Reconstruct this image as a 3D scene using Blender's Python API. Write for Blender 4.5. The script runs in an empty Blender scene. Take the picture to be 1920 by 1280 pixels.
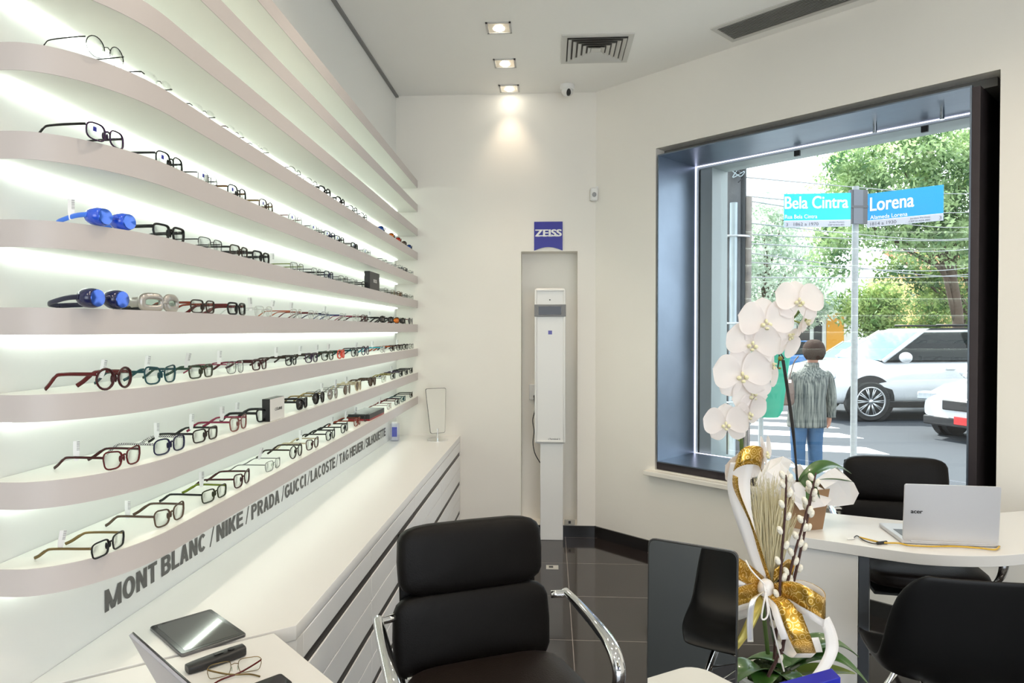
import bpy, bmesh, math, random
import numpy as np
from mathutils import Vector, Matrix, Quaternion
PI = math.pi
S = bpy.context.scene
C = S.collection
random.seed(7)

# ------------------------------------------------------------ camera, world, sun, exposure
EYE = 1.54
YAW = math.atan(73/1280); PITCH = math.atan(19.7/1280)
cam_d = bpy.data.cameras.new('camera'); cam = bpy.data.objects.new('camera', cam_d); C.objects.link(cam)
cam_d.lens = 24; cam_d.sensor_width = 36; cam_d.clip_start = .02; cam_d.clip_end = 400
cam.location = (0, 0, EYE); cam.rotation_euler = (PI/2-PITCH, 0, YAW)
S.camera = cam
S.view_settings.view_transform = 'Standard'
try: S.view_settings.look = 'None'
except Exception: pass
S.view_settings.gamma = 1; S.view_settings.exposure = 0.28; S.view_settings.use_curve_mapping = False
W = bpy.data.worlds.new('world'); S.world = W; W.use_nodes = True
W.node_tree.nodes['Background'].inputs[0].default_value = (.86, .93, 1, 1)
W.node_tree.nodes['Background'].inputs[1].default_value = 3.1
sun_d = bpy.data.lights.new('sun', 'SUN'); sun_d.energy = 10; sun_d.angle = math.radians(1.0); sun_d.color = (1, .97, .9)
sun = bpy.data.objects.new('sun', sun_d); C.objects.link(sun)
sun.rotation_euler = Vector((-.50, .90, 1.45)).to_track_quat('Z', 'Y').to_euler()

FWD = Vector((-math.sin(YAW)*math.cos(PITCH), math.cos(YAW)*math.cos(PITCH), -math.sin(PITCH)))
RT = Vector((math.cos(YAW), math.sin(YAW), 0)); UPV = RT.cross(FWD)
def ray(px, py): return FWD + RT*((px-960)/1280) + UPV*((640-py)/1280)
def PD(px, py, d): return Vector((0, 0, EYE)) + ray(px, py)*d          # point at a distance in front of the eye
def PZ(px, py, z):                                                      # point on a horizontal plane
    r = ray(px, py); return Vector((0, 0, EYE)) + r*((z-EYE)/r.z)

def XY(px): k = (px-960)/1280; return (k-.05703)/(1+.05703*k)            # x/y of a picture column

# ------------------------------------------------------------ materials
MATS = {}
def mat(name, col=(.8, .8, .8), rough=.5, metal=0., spec=.5, emit=None, estr=0., alpha=None, trans=0., bump=0., bscale=50., var=0., vscale=8., sheen=0., coat=0., sub=0.):
    if name in MATS: return MATS[name]
    m = bpy.data.materials.new(name); m.use_nodes = True; MATS[name] = m
    n = m.node_tree.nodes; l = m.node_tree.links; b = n['Principled BSDF']
    b.inputs['Base Color'].default_value = (*col, 1); b.inputs['Roughness'].default_value = rough
    b.inputs['Metallic'].default_value = metal; b.inputs['Specular IOR Level'].default_value = spec
    if coat: b.inputs['Coat Weight'].default_value = coat; b.inputs['Coat Roughness'].default_value = .05
    if sub:
        b.inputs['Subsurface Weight'].default_value = sub; b.inputs['Subsurface Radius'].default_value = (.02, .015, .01); b.inputs['Subsurface Scale'].default_value = .5
    if trans: b.inputs['Transmission Weight'].default_value = trans
    if emit: b.inputs['Emission Color'].default_value = (*emit, 1); b.inputs['Emission Strength'].default_value = estr
    if bump or var:
        tc = n.new('ShaderNodeTexCoord'); nz = n.new('ShaderNodeTexNoise'); nz.inputs['Scale'].default_value = bscale; nz.inputs['Detail'].default_value = 4
        l.new(tc.outputs['Object'], nz.inputs['Vector'])
        if bump:
            bp = n.new('ShaderNodeBump'); bp.inputs['Strength'].default_value = bump; bp.inputs['Distance'].default_value = .01
            l.new(nz.outputs['Fac'], bp.inputs['Height']); l.new(bp.outputs['Normal'], b.inputs['Normal'])
        if var:
            n2 = n.new('ShaderNodeTexNoise'); n2.inputs['Scale'].default_value = vscale; n2.inputs['Detail'].default_value = 5
            l.new(tc.outputs['Object'], n2.inputs['Vector'])
            mx = n.new('ShaderNodeMix'); mx.data_type = 'RGBA'
            mx.inputs['A'].default_value = (*[c*(1-var) for c in col], 1); mx.inputs['B'].default_value = (*[min(1, c*(1+var)) for c in col], 1)
            l.new(n2.outputs['Fac'], mx.inputs['Factor']); l.new(mx.outputs['Result'], b.inputs['Base Color'])
    return m
def glassmat(name, tint=(1, 1, 1), gl=.08, rough=.0):
    if name in MATS: return MATS[name]
    m = bpy.data.materials.new(name); m.use_nodes = True; MATS[name] = m
    n = m.node_tree.nodes; l = m.node_tree.links; n.remove(n['Principled BSDF']); out = n['Material Output']
    t = n.new('ShaderNodeBsdfTransparent'); t.inputs[0].default_value = (*tint, 1)
    g = n.new('ShaderNodeBsdfGlossy'); g.inputs['Roughness'].default_value = rough
    f = n.new('ShaderNodeLayerWeight'); f.inputs[0].default_value = .5
    pw = n.new('ShaderNodeMath'); pw.operation = 'POWER'; pw.inputs[1].default_value = 5; l.new(f.outputs['Facing'], pw.inputs[0])
    mu = n.new('ShaderNodeMath'); mu.operation = 'MULTIPLY_ADD'; mu.inputs[1].default_value = .5; mu.inputs[2].default_value = gl*.6; mu.use_clamp = True
    mx = n.new('ShaderNodeMixShader'); l.new(pw.outputs[0], mu.inputs[0]); l.new(mu.outputs[0], mx.inputs[0]); l.new(t.outputs[0], mx.inputs[1]); l.new(g.outputs[0], mx.inputs[2]); l.new(mx.outputs[0], out.inputs[0])
    return m
def nodes_of(m): return m.node_tree.nodes, m.node_tree.links, m.node_tree.nodes['Principled BSDF']
def sr(c): return tuple(((x/255)/12.92 if x/255 <= .04045 else ((x/255+.055)/1.055)**2.4) for x in c)

M_wall = mat('wall paint', (.86, .83, .765), .55, bump=.03, bscale=180, var=.015, vscale=3)
M_ceil = mat('ceiling paint', (.93, .92, .89), .7, bump=.02, bscale=120)
M_lam = mat('white laminate', (.76, .75, .73), .32, bump=.01, bscale=300)
M_shelf = mat('shelf laminate', (.82, .82, .77), .35, bump=.01, bscale=260)
M_dark = mat('dark recess', (.018, .014, .013), .4)
M_chrome = mat('chrome', (.86, .87, .88), .06, 1)
M_alu = mat('brushed aluminium', (.55, .57, .6), .32, 1, bump=.05, bscale=300)
M_blk = mat('black plastic', (.012, .012, .013), .38)
M_white = mat('white plastic', (.82, .82, .80), .35)
M_black_leather = mat('black leather', (.003, .0022, .002), .5, spec=.2, bump=.12, bscale=220)
M_seatleather = mat('dark brown leather', (.010, .0055, .004), .45, spec=.3, bump=.12, bscale=200)
M_glass = glassmat('window glass', (.97, .99, .98), .05)
M_mirror = mat('mirror', (.9, .92, .9), .01, 1)

# ------------------------------------------------------------ mesh builder
class MB:
    def __init__(s): s.v = []; s.f = []
    def add(s, vs, fs):
        k = len(s.v); s.v += [tuple(p) for p in vs]; s.f += [tuple(i+k for i in f) for f in fs]; return s
    def box(s, c, d, rot=None):
        x, y, z = [k/2 for k in d]
        vs = [Vector((i*x, j*y, k*z)) for i in (-1, 1) for j in (-1, 1) for k in (-1, 1)]
        if rot is not None: vs = [rot @ v for v in vs]
        return s.add([v+Vector(c) for v in vs], [(0, 1, 3, 2), (4, 6, 7, 5), (0, 4, 5, 1), (2, 3, 7, 6), (0, 2, 6, 4), (1, 5, 7, 3)])
    def b2(s, a, b): return s.box([(p+q)/2 for p, q in zip(a, b)], [abs(q-p) for p, q in zip(a, b)])
    def prism(s, poly, z0, z1):
        n = len(poly)
        return s.add([(x, y, z0) for x, y in poly]+[(x, y, z1) for x, y in poly], [tuple(range(n))[::-1], tuple(range(n, 2*n))]+[(i, (i+1) % n, n+(i+1) % n, n+i) for i in range(n)])
    def prism_m(s, poly, t0, t1, M):
        n = len(poly)
        return s.add([M @ Vector((x, y, t0)) for x, y in poly]+[M @ Vector((x, y, t1)) for x, y in poly], [tuple(range(n))[::-1], tuple(range(n, 2*n))]+[(i, (i+1) % n, n+(i+1) % n, n+i) for i in range(n)])
    def tube(s, path, r, seg=10, closed=False, flat=None, cap=True, ref=None):
        P = [Vector(p) for p in path]; n = len(P); R = r if isinstance(r, (list, tuple)) else [r]*n
        prev = None; vs = []
        for i, p in enumerate(P):
            if closed: t = (P[(i+1) % n]-P[i-1])
            else: t = (P[min(i+1, n-1)]-P[max(i-1, 0)])
            t = t.normalized() if t.length > 1e-9 else Vector((0, 0, 1))
            if ref is not None: a = Vector(ref) - t*Vector(ref).dot(t)
            elif prev is None: a = t.orthogonal()
            else: a = prev - t*prev.dot(t)
            if a.length < 1e-6: a = t.orthogonal()
            a.normalize(); prev = a; b = t.cross(a)
            fx = 1 if flat is None else flat
            for k in range(seg):
                th = 2*PI*k/seg; vs.append(p + a*(math.cos(th)*R[i]) + b*(math.sin(th)*R[i]*fx))
        fs = []
        for i in range(n if closed else n-1):
            j = (i+1) % n
            for k in range(seg): fs.append((i*seg+k, i*seg+(k+1) % seg, j*seg+(k+1) % seg, j*seg+k))
        if cap and not closed: fs += [tuple(range(seg))[::-1], tuple((n-1)*seg+k for k in range(seg))]
        return s.add(vs, fs)
    def lathe(s, prof, seg=24, c=(0, 0, 0), M=None):
        vs = []; n = len(prof)
        for r, z in prof:
            for k in range(seg):
                th = 2*PI*k/seg; v = Vector((r*math.cos(th), r*math.sin(th), z))
                if M is not None: v = M @ v
                vs.append(v+Vector(c))
        fs = [(i*seg+k, i*seg+(k+1) % seg, (i+1)*seg+(k+1) % seg, (i+1)*seg+k) for i in range(n-1) for k in range(seg)]
        fs += [tuple(range(seg))[::-1], tuple((n-1)*seg+k for k in range(seg))]
        return s.add(vs, fs)
    def ell(s, c, r, seg=12, rings=8, M=None):
        pr = [(math.sin(PI*(i+.5)/rings), -math.cos(PI*(i+.5)/rings)) for i in range(rings)]
        vs = []
        for a, z in pr:
            for k in range(seg):
                th = 2*PI*k/seg; v = Vector((a*math.cos(th)*r[0], a*math.sin(th)*r[1], z*r[2]))
                if M is not None: v = M @ v
                vs.append(v+Vector(c))
        fs = [(i*seg+k, i*seg+(k+1) % seg, (i+1)*seg+(k+1) % seg, (i+1)*seg+k) for i in range(rings-1) for k in range(seg)]
        fs += [tuple(range(seg))[::-1], tuple((rings-1)*seg+k for k in range(seg))]
        return s.add(vs, fs)
    def grid(s, rows, closed=False):
        n = len(rows); m = len(rows[0]); vs = [p for r in rows for p in r]
        fs = [(i*m+k, i*m+(k+1) % m, (i+1)*m+(k+1) % m, (i+1)*m+k) for i in range(n-1) for k in range(m if closed else m-1)]
        return s.add(vs, fs)
    def loft(s, secs, seg=20, e=2.6, cap=True):                         # (centre, rx, ry) stacked rings
        rows = []
        for c, rx, ry in secs:
            row = []
            for k in range(seg):
                th = 2*PI*k/seg; a, b = math.cos(th), math.sin(th)
                row.append(Vector(c)+Vector((math.copysign(abs(a)**(2/e), a)*rx, math.copysign(abs(b)**(2/e), b)*ry, 0)))
            rows.append(row)
        k0 = len(s.v); s.grid(rows, True)
        if cap: s.f += [tuple(k0+k for k in range(seg))[::-1], tuple(k0+(len(secs)-1)*seg+k for k in range(seg))]
        return s
    def mesh(s, name):
        me = bpy.data.meshes.new(name); me.from_pydata([tuple(v) for v in s.v], [], s.f); me.update(); return me
    def build(s, name, m, parent=None, smooth=False, bevel=0, sub=0, solid=0, label=None, M=None, seg=2, off=-1):
        me = s.mesh(name)
        if M is not None: me.transform(M)
        o = bpy.data.objects.new(name, me); C.objects.link(o); me.materials.append(m)
        if smooth:
            me.polygons.foreach_set('use_smooth', [True]*len(me.polygons))
            if smooth == 'auto': me.set_sharp_from_angle(angle=math.radians(38))
        if bevel:
            b = o.modifiers.new('bevel', 'BEVEL'); b.width = bevel; b.segments = seg; b.limit_method = 'ANGLE'; b.angle_limit = math.radians(35)
            me.polygons.foreach_set('use_smooth', [True]*len(me.polygons)); b.harden_normals = False
            me.set_sharp_from_angle(angle=math.radians(60))
        if solid:
            q = o.modifiers.new('solid', 'SOLIDIFY'); q.thickness = solid; q.offset = off
        if sub:
            q = o.modifiers.new('sub', 'SUBSURF'); q.levels = sub; q.render_levels = sub
        if parent is not None: o.parent = parent
        if label: o['label'] = label
        return o
def thing(name, label, cat, loc=(0, 0, 0), rotz=0, group=None):
    o = bpy.data.objects.new(name, None); C.objects.link(o); o.empty_display_size = .05
    o.location = loc; o.rotation_euler = (0, 0, rotz); o['label'] = label; o['category'] = cat
    if group: o['group'] = group
    return o
def tag(o, label, cat, group=None, kind=None):
    o['label'] = label; o['category'] = cat
    if group: o['group'] = group
    if kind: o['kind'] = kind
    return o
def struct(o): o['kind'] = 'structure'; return o
def smoothpath(pts, n=8):
    P = [Vector(p) for p in pts]; out = []
    for i in range(len(P)-1):
        p0 = P[max(i-1, 0)]; p1 = P[i]; p2 = P[i+1]; p3 = P[min(i+2, len(P)-1)]
        for k in range(n):
            t = k/n; out.append(.5*((2*p1)+(p2-p0)*t+(2*p0-5*p1+4*p2-p3)*t*t+(3*p1-p0-3*p2+p3)*t**3))
    return out+[P[-1]]
def text_mb(body, w, h, M, depth=.0006, bold=0., stretch=True):
    """lettering fitted to a w x h box, laid in the plane of M (x right, y up)"""
    cu = bpy.data.curves.new('t', 'FONT'); cu.body = body; cu.size = 1; cu.offset = 0; cu.extrude = 0; cu.resolution_u = 4
    o = bpy.data.objects.new('t', cu); C.objects.link(o)
    me = bpy.data.meshes.new_from_object(o.evaluated_get(bpy.context.evaluated_depsgraph_get()))
    bpy.data.objects.remove(o); bpy.data.curves.remove(cu)
    vs = [v.co.copy() for v in me.vertices]; x0 = min(v.x for v in vs); x1 = max(v.x for v in vs); y0 = min(v.y for v in vs); y1 = max(v.y for v in vs)
    sx = w/(x1-x0); sy = h/(y1-y0)
    if not stretch: sx = sy = min(sx, sy)
    mb = MB(); fs = [tuple(p.vertices) for p in me.polygons]
    sh = [(0, 0)] if bold <= .012 else [(dx*bold, dy*bold) for dx, dy in ((-1, -.35), (-.5, .35), (0, -.35), (0, .35), (.5, -.35), (1, .35), (-1, .35), (1, -.35))]
    for i, (dx, dy) in enumerate(sh): mb.add([M @ Vector(((v.x-x0+dx)*sx, (v.y-y0+dy)*sy, depth+i*1e-5)) for v in vs], fs)
    bpy.data.meshes.remove(me); return mb
def bold_word(word, w, h, M):
    """heavy grotesque capitals drawn with broad strokes"""
    t = .25; th = .19; A_ = t/2; Bh = th/2; quads = []
    def par(x0, y0, x1, y1, hw): quads.append([(x0-hw/2, y0), (x0+hw/2, y0), (x1+hw/2, y1), (x1-hw/2, y1)])
    def arc(cx, cy, rx, ry, a0, a1, n=14):                              # ring segment, thinner at top and bottom
        for k in range(n):
            p, q = math.radians(a0+(a1-a0)*k/n), math.radians(a0+(a1-a0)*(k+1)/n)
            quads.append([(cx+rx*math.cos(p), cy+ry*math.sin(p)), (cx+rx*math.cos(q), cy+ry*math.sin(q)), (cx+(rx-t)*math.cos(q), cy+(ry-th)*math.sin(q)), (cx+(rx-t)*math.cos(p), cy+(ry-th)*math.sin(p))])
    def rect(x0, y0, x1, y1): quads.append([(x0, y0), (x1, y0), (x1, y1), (x0, y1)])
    x = 0
    for ch in word:
        W = {'I': t, ' ': .26, 'M': 1.04, 'O': .84, 'G': .82, 'L': .62, 'E': .68, 'T': .68, 'S': .72}.get(ch, .76); n0 = len(quads)
        if ch in 'ILEBDPRKHNM': rect(0, 0, t, 1)
        if ch in 'HNM': rect(W-t, 0, W, 1)
        if ch in 'LE': rect(t, 0, W, th)
        if ch == 'E': rect(t, 1-th, W*.97, 1); rect(t, .5-Bh+.02, W*.92, .5+Bh+.02)
        if ch == 'H': rect(t, .5-Bh+.02, W-t, .5+Bh+.02)
        if ch == 'N': par(A_, 1, W-A_, 0, t*1.05)
        if ch == 'M': par(A_, 1, W/2, 0, t*.95); par(W/2, 0, W-A_, 1, t*.95)
        if ch == 'T': rect(0, 1-th, W, 1); rect(W/2-A_, 0, W/2+A_, 1-th)
        if ch == 'K': par(t, .30, W-A_*1.15, 1, t*1.15); par(W*.42, .55, W-A_*1.1, 0, t*1.15)
        if ch == 'A': par(A_*1.05, 0, W/2, 1, t*1.02); par(W-A_*1.05, 0, W/2, 1, t*1.02); rect(W*.24, .22, W*.76, .22+th*.9)
        if ch == 'O': arc(W/2, .5, W/2, .515, 0, 360, 28)
        if ch == 'C': arc(W/2, .5, W/2, .515, 42, 318, 22)
        if ch == 'G': arc(W/2, .5, W/2, .515, 42, 335, 22); rect(W*.54, .36, W, .36+th*.9); rect(W-t*.95, .10, W, .5)
        if ch == 'U': rect(0, .34, t, 1); rect(W-t, .34, W, 1); arc(W/2, .36, W/2, .375, 180, 360, 14)
        if ch == 'D': rect(t, 0, W*.45, th); rect(t, 1-th, W*.45, 1); arc(W*.42, .5, W*.58, .5, -90, 90)
        if ch in 'PRB': rect(t, 1-th, W*.60, 1); rect(t, .44, W*.60, .44+th*.9); arc(W*.58, .72, W*.40, .28, -90, 90, 10)
        if ch == 'B': rect(t, 0, W*.60, th); arc(W*.58, .28, W*.43, .28, -90, 90, 10)
        if ch == 'R': par(W*.52, .46, W-A_*.9, 0, t*1.1)
        if ch == 'S': arc(W*.5, .735, W*.48, .28, 25, 270, 14); arc(W*.5, .275, W*.5, .29, -155, 90, 14)
        for q in quads[n0:]: q[:] = [(px_+x, py_) for px_, py_ in q]
        x += W+(.075 if ch != ' ' else 0)
    tot = x-.075; mb = MB()
    for k, q in enumerate(quads): mb.add([M @ Vector((px_*w/tot, py_*h, .0004+k*2e-6)) for px_, py_ in q], [(0, 1, 2, 3)])
    return mb
def frame(o, x, y):                                                     # matrix with columns x, y, x cross y at o
    x = Vector(x).normalized(); y = Vector(y).normalized(); z = x.cross(y)
    return Matrix.Translation(Vector(o)) @ Matrix((x, y, z)).transposed().to_4x4()

# ------------------------------------------------------------ the setting: the shop room
XL = -1.170; YB = 5.118; ZC = 3.31
OW = Vector((.332, YB, 0)); U = Vector((.729, -.685, 0)).normalized(); OUT = Vector((-U.y, U.x, 0))
def RW(t, d, z=0): return OW+U*t+OUT*d+Vector((0, 0, z))               # right wall: along, outward, up
MW = Matrix.Translation(OW) @ Matrix((U, OUT, Vector((0, 0, 1)))).transposed().to_4x4()
T_END = 4.6; pe = RW(T_END, 0)
# floor
M_floor = mat('floor tile', (.02, .015, .014), .09, spec=.6)
n, l, b = nodes_of(M_floor)
tc = n.new('ShaderNodeTexCoord'); sx = n.new('ShaderNodeSeparateXYZ'); l.new(tc.outputs['Object'], sx.inputs[0])
def line(ax, off, size, wd):
    a = n.new('ShaderNodeMath'); a.operation = 'SUBTRACT'; a.inputs[1].default_value = off-50*size; l.new(sx.outputs[ax], a.inputs[0])
    d = n.new('ShaderNodeMath'); d.operation = 'MODULO'; d.inputs[1].default_value = size; l.new(a.outputs[0], d.inputs[0])
    c = n.new('ShaderNodeMath'); c.operation = 'LESS_THAN'; c.inputs[1].default_value = wd; l.new(d.outputs[0], c.inputs[0]); return c
g1 = line(0, .107, .565, .0035); g2 = line(1, 3.39, .565, .0035)
mxx = n.new('ShaderNodeMath'); mxx.operation = 'MAXIMUM'; l.new(g1.outputs[0], mxx.inputs[0]); l.new(g2.outputs[0], mxx.inputs[1])
mc = n.new('ShaderNodeMix'); mc.data_type = 'RGBA'; mc.inputs['A'].default_value = (.022, .016, .015, 1); mc.inputs['B'].default_value = (.28, .24, .22, 1)
l.new(mxx.outputs[0], mc.inputs['Factor']); l.new(mc.outputs['Result'], b.inputs['Base Color'])
YR = -3.2
room = [(XL, YR), (pe.x, YR), (pe.x, pe.y), (OW.x, OW.y), (XL, YB)]
struct(MB().prism([(XL-.1, YR), (pe.x+.1, YR), (pe.x+.1, pe.y), (OW.x+.08, YB+.1), (XL-.1, YB+.1)], -.1, 0).build('floor', M_floor))
struct(MB().prism([(XL-.4, YR-.3), (pe.x+1.2, YR-.3), (pe.x+1.2, pe.y+.4), (OW.x+.6, YB+.9), (XL-.4, YB+.9)], ZC, ZC+.3).build('ceiling', M_ceil))
struct(MB().b2((XL-.3, YR, 0), (XL, YB+.3, ZC)).build('wall_left', mat('left wall paint', (.80, .81, .79), .5, bump=.02, bscale=150)))
NX0, NX1, NZ1, ND = -.224, .198, 2.135, .16
w = MB()
w.b2((XL, YB, 0), (NX0, YB+.3, ZC)); w.b2((NX1, YB, 0), (OW.x, YB+.3, ZC)); w.b2((NX0, YB, NZ1), (NX1, YB+.3, ZC)); w.b2((NX0, YB, 0), (NX1, YB+.3, .085)); w.b2((NX0, YB+ND, .085), (NX1, YB+.3, NZ1))
struct(w.build('wall_back', M_wall))
O0, O1, OZ0, OZ1 = .53, 2.49, .583, 2.792                               # the opening in the angled wall
w = MB(); TH = .78
w.b2((-.0, 0, -.1), (O0, TH, ZC)); w.b2((O1, 0, -.1), (T_END, TH, ZC)); w.b2((O0, 0, -.1), (O1, TH, OZ0)); w.b2((O0, 0, OZ1), (O1, TH, ZC))
wr = struct(w.build('wall_right', M_wall, M=MW))
struct(MB().b2((pe.x, YR, 0), (pe.x+.25, pe.y, ZC)).build('wall_side', M_wall))
w = MB(); w.b2((XL, YR-.2, 0), (-1.0, YR, ZC)); w.b2((pe.x, YR-.2, 0), (pe.x+.25, YR, ZC)); w.b2((-1.0, YR-.2, 3.1), (pe.x, YR, ZC))
struct(w.build('wall_rear', M_wall))
M_base = mat('black skirting tile', (.012, .011, .011), .12)
struct(MB().b2((-.68, YB-.014, 0), (OW.x+.005, YB, .082)).build('baseboard_back', M_base))
struct(MB().b2((0, -.014, 0), (T_END, 0, .082)).build('baseboard_right', M_base, M=MW))
struct(MB().b2((XL, 0, ZC-.012), (XL+.022, YB, ZC-.0005)).build('trim_1', mat('shadow gap', (.25, .25, .25), .8)))
struct(MB().b2((.47, -.055, .545), (2.55, 0, .575)).build('trim_2', M_wall, M=MW, bevel=.003))

# window: steel box set in the opening
M_steel = mat('sky-tinted steel', (.19, .235, .30), .34, .8, bump=.06, bscale=14, var=.25, vscale=3)  # blue of the reflected sky put into the base colour
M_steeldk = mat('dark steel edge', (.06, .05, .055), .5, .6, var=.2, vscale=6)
win = thing('window_1', 'deep steel-lined shop window looking onto the street corner', 'window', RW(0, 0)); del win['category']; del win['label']; win['kind'] = 'structure'
win.rotation_euler = (0, 0, math.atan2(U.y, U.x))
B0, B1, BZ0, BZ1 = .556, 2.367, .646, 2.737; DJ = .47
f = MB(); t = .008
f.b2((B0-t, -.004, BZ0-t), (B0, DJ, BZ1+t)); f.b2((B1, -.004, BZ0-t), (B1+t, DJ, BZ1+t)); f.b2((B0, -.004, BZ0-t), (B1, DJ, BZ0)); f.b2((B0, -.004, BZ1), (B1, DJ, BZ1+t))
f.build('steel_surround', M_steel, win)
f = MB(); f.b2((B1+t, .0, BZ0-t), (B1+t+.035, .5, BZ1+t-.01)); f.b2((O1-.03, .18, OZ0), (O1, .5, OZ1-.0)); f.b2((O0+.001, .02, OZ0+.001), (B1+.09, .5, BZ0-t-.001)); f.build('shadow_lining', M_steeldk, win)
MB().b2((O0+.001, .10, BZ1+t+.001), (O1-.031, .5, OZ1-.001)).build('top_lining', mat('grey lining', (.16, .155, .145), .7), win)
M_led = mat('window led strip', (1, 1, 1), .5, emit=(.82, .80, 1), estr=2.2)
f = MB(); e = .0035
f.b2((B0, DJ-.012, BZ0), (B0+e, DJ, BZ1)); f.b2((B0, DJ-.012, BZ1-e), (B1, DJ, BZ1)); f.b2((B0, DJ-.012, BZ0), (B1, DJ, BZ0+e*.6))
f.build('led_strip', M_led, win)
M_frame = mat('painted window frame', (.28, .33, .34), .4)
f = MB()
f.b2((O0+.001, DJ+.001, OZ0+.001), (B0+.022, .52, OZ1-.001)); f.b2((B0+.028, DJ+.01, OZ0+.001), (B0+.125, .70, OZ1-.001)); f.b2((B1-.06, DJ+.001, OZ0+.001), (O1-.001, .70, OZ1-.001))
f.b2((B0+.023, DJ+.001, OZ0+.001), (B1, .72, OZ0+.035)); f.b2((B0+.023, DJ+.001, BZ1-.02), (B1, .70, OZ1-.001))
f.build('frame', M_frame, win, bevel=.002)
MB().b2((B0+.0221, DJ+.005, OZ0+.04), (B0+.0279, .52, BZ1-.03)).build('gasket', M_blk, win)
MB().b2((B0+.10, .60, OZ0+.03), (B1-.05, .608, BZ1-.01)).build('pane', M_glass, win)
for tt in (1.83, 2.17):
    MB().tube([(tt, .30, BZ1), (tt, .30, BZ1-.05)], .012, 12).build('bracket', M_chrome, win, smooth='auto')
for tt in (1.28, 2.02): MB().b2((tt, DJ+.0, BZ1-.055), (tt+.035, DJ+.02, BZ1-.02)).build('clip', M_blk, win)

# ------------------------------------------------------------ shelves with light strips
ZS = [2.673-.1808*i for i in range(10)]
TS = .056
def XF(y): return -.95-(y-1.9)*.0177
poly = [(XL+.001, YB-.001), (XF(YB), YB-.001)]
yk = 1.345; R = .21
for i in range(13):
    a = PI/2*i/12; poly.append((XF(yk+.30)-.16+.16*math.cos(a), yk+.30-.30*math.sin(a)))
poly.append((XL+.001, yk))
M_fascia_shade = mat('mauve grey shaded fascia', (.56, .515, .50), .4)  # darker than the board: the shade of the unlit front painted in
M_strip = mat('shelf led strip', (1, 1, 1), .5, emit=(.89, 1, .89), estr=4.6)
nm = ['topmost bare shelf near the ceiling', 'second bare shelf from the top', 'third bare shelf, just over the rimless glasses', 'highest shelf holding glasses', 'shelf holding the purple frames and small blue lens stickers',
      'shelf holding the bright blue swim goggles', 'shelf at eye level holding the dark swim goggles', 'shelf holding the round red frames', 'shelf holding the white and black box', 'lowest shelf, just over the grey lettering']
for i, z in enumerate(ZS):
    sh = thing('display_shelf', 'long white backlit wall shelf, '+nm[i], 'shelf', (0, 0, z), group='backlit shelves on the left wall')
    MB().prism(poly, -TS, 0).build('board', M_shelf, sh)
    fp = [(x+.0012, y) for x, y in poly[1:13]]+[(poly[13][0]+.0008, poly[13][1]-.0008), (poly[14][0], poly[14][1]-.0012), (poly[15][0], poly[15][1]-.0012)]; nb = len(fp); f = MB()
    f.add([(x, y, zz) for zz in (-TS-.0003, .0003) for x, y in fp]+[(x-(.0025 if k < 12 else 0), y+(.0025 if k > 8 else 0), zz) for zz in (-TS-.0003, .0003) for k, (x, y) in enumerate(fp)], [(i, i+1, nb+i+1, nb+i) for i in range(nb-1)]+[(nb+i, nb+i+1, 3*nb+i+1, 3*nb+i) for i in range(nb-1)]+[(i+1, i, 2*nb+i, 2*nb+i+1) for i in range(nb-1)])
    f.build('shaded_fascia', M_fascia_shade, sh, smooth='auto')
    MB().b2((XL+.004, 1.385, -TS-.007), (XL+.022, YB-.06, -TS-.0005)).build('led_strip', M_strip, sh)

# ------------------------------------------------------------ lettering on the wall
M_let = mat('grey vinyl lettering', (.10, .098, .092), .5)
MLW = frame((XL, 0, 0), (0, 1, 0), (0, 0, 1))                           # x runs away from the eye, z out into the room
lt = thing('wall_lettering', 'row of bold grey capital letters under the lowest shelf', 'lettering', (0, 0, 0))
def wy(px): return XL/XY(px)
for body, a, c in [('MONT BLANC', 191, 383), ('NIKE', 403, 453), ('PRADA', 469, 522), ('GUCCI', 532, 572), ('LACOSTE', 581, 627), ('TAG HEUER', 635, 680), ('SILHOUETTE', 685, 722)]:
    ya, yc = wy(a), wy(c)
    bold_word(body, yc-ya, .058, MLW @ Matrix.Translation((ya, .800, .0012))).build('word', M_let, lt)
for a, c in [(390, 398), (458, 464), (526, 530.5), (575, 579), (629, 632), (682, 684)]:
    ya, yc = wy(a), wy(c); wdt = .006
    MB().prism_m([(ya, 0), (ya+wdt, 0), (yc+wdt/2, .064), (yc-wdt/2, .064)], .0008, .0016, MLW @ Matrix.Translation((0, .798, 0))).build('slash', M_let, lt)

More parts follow.
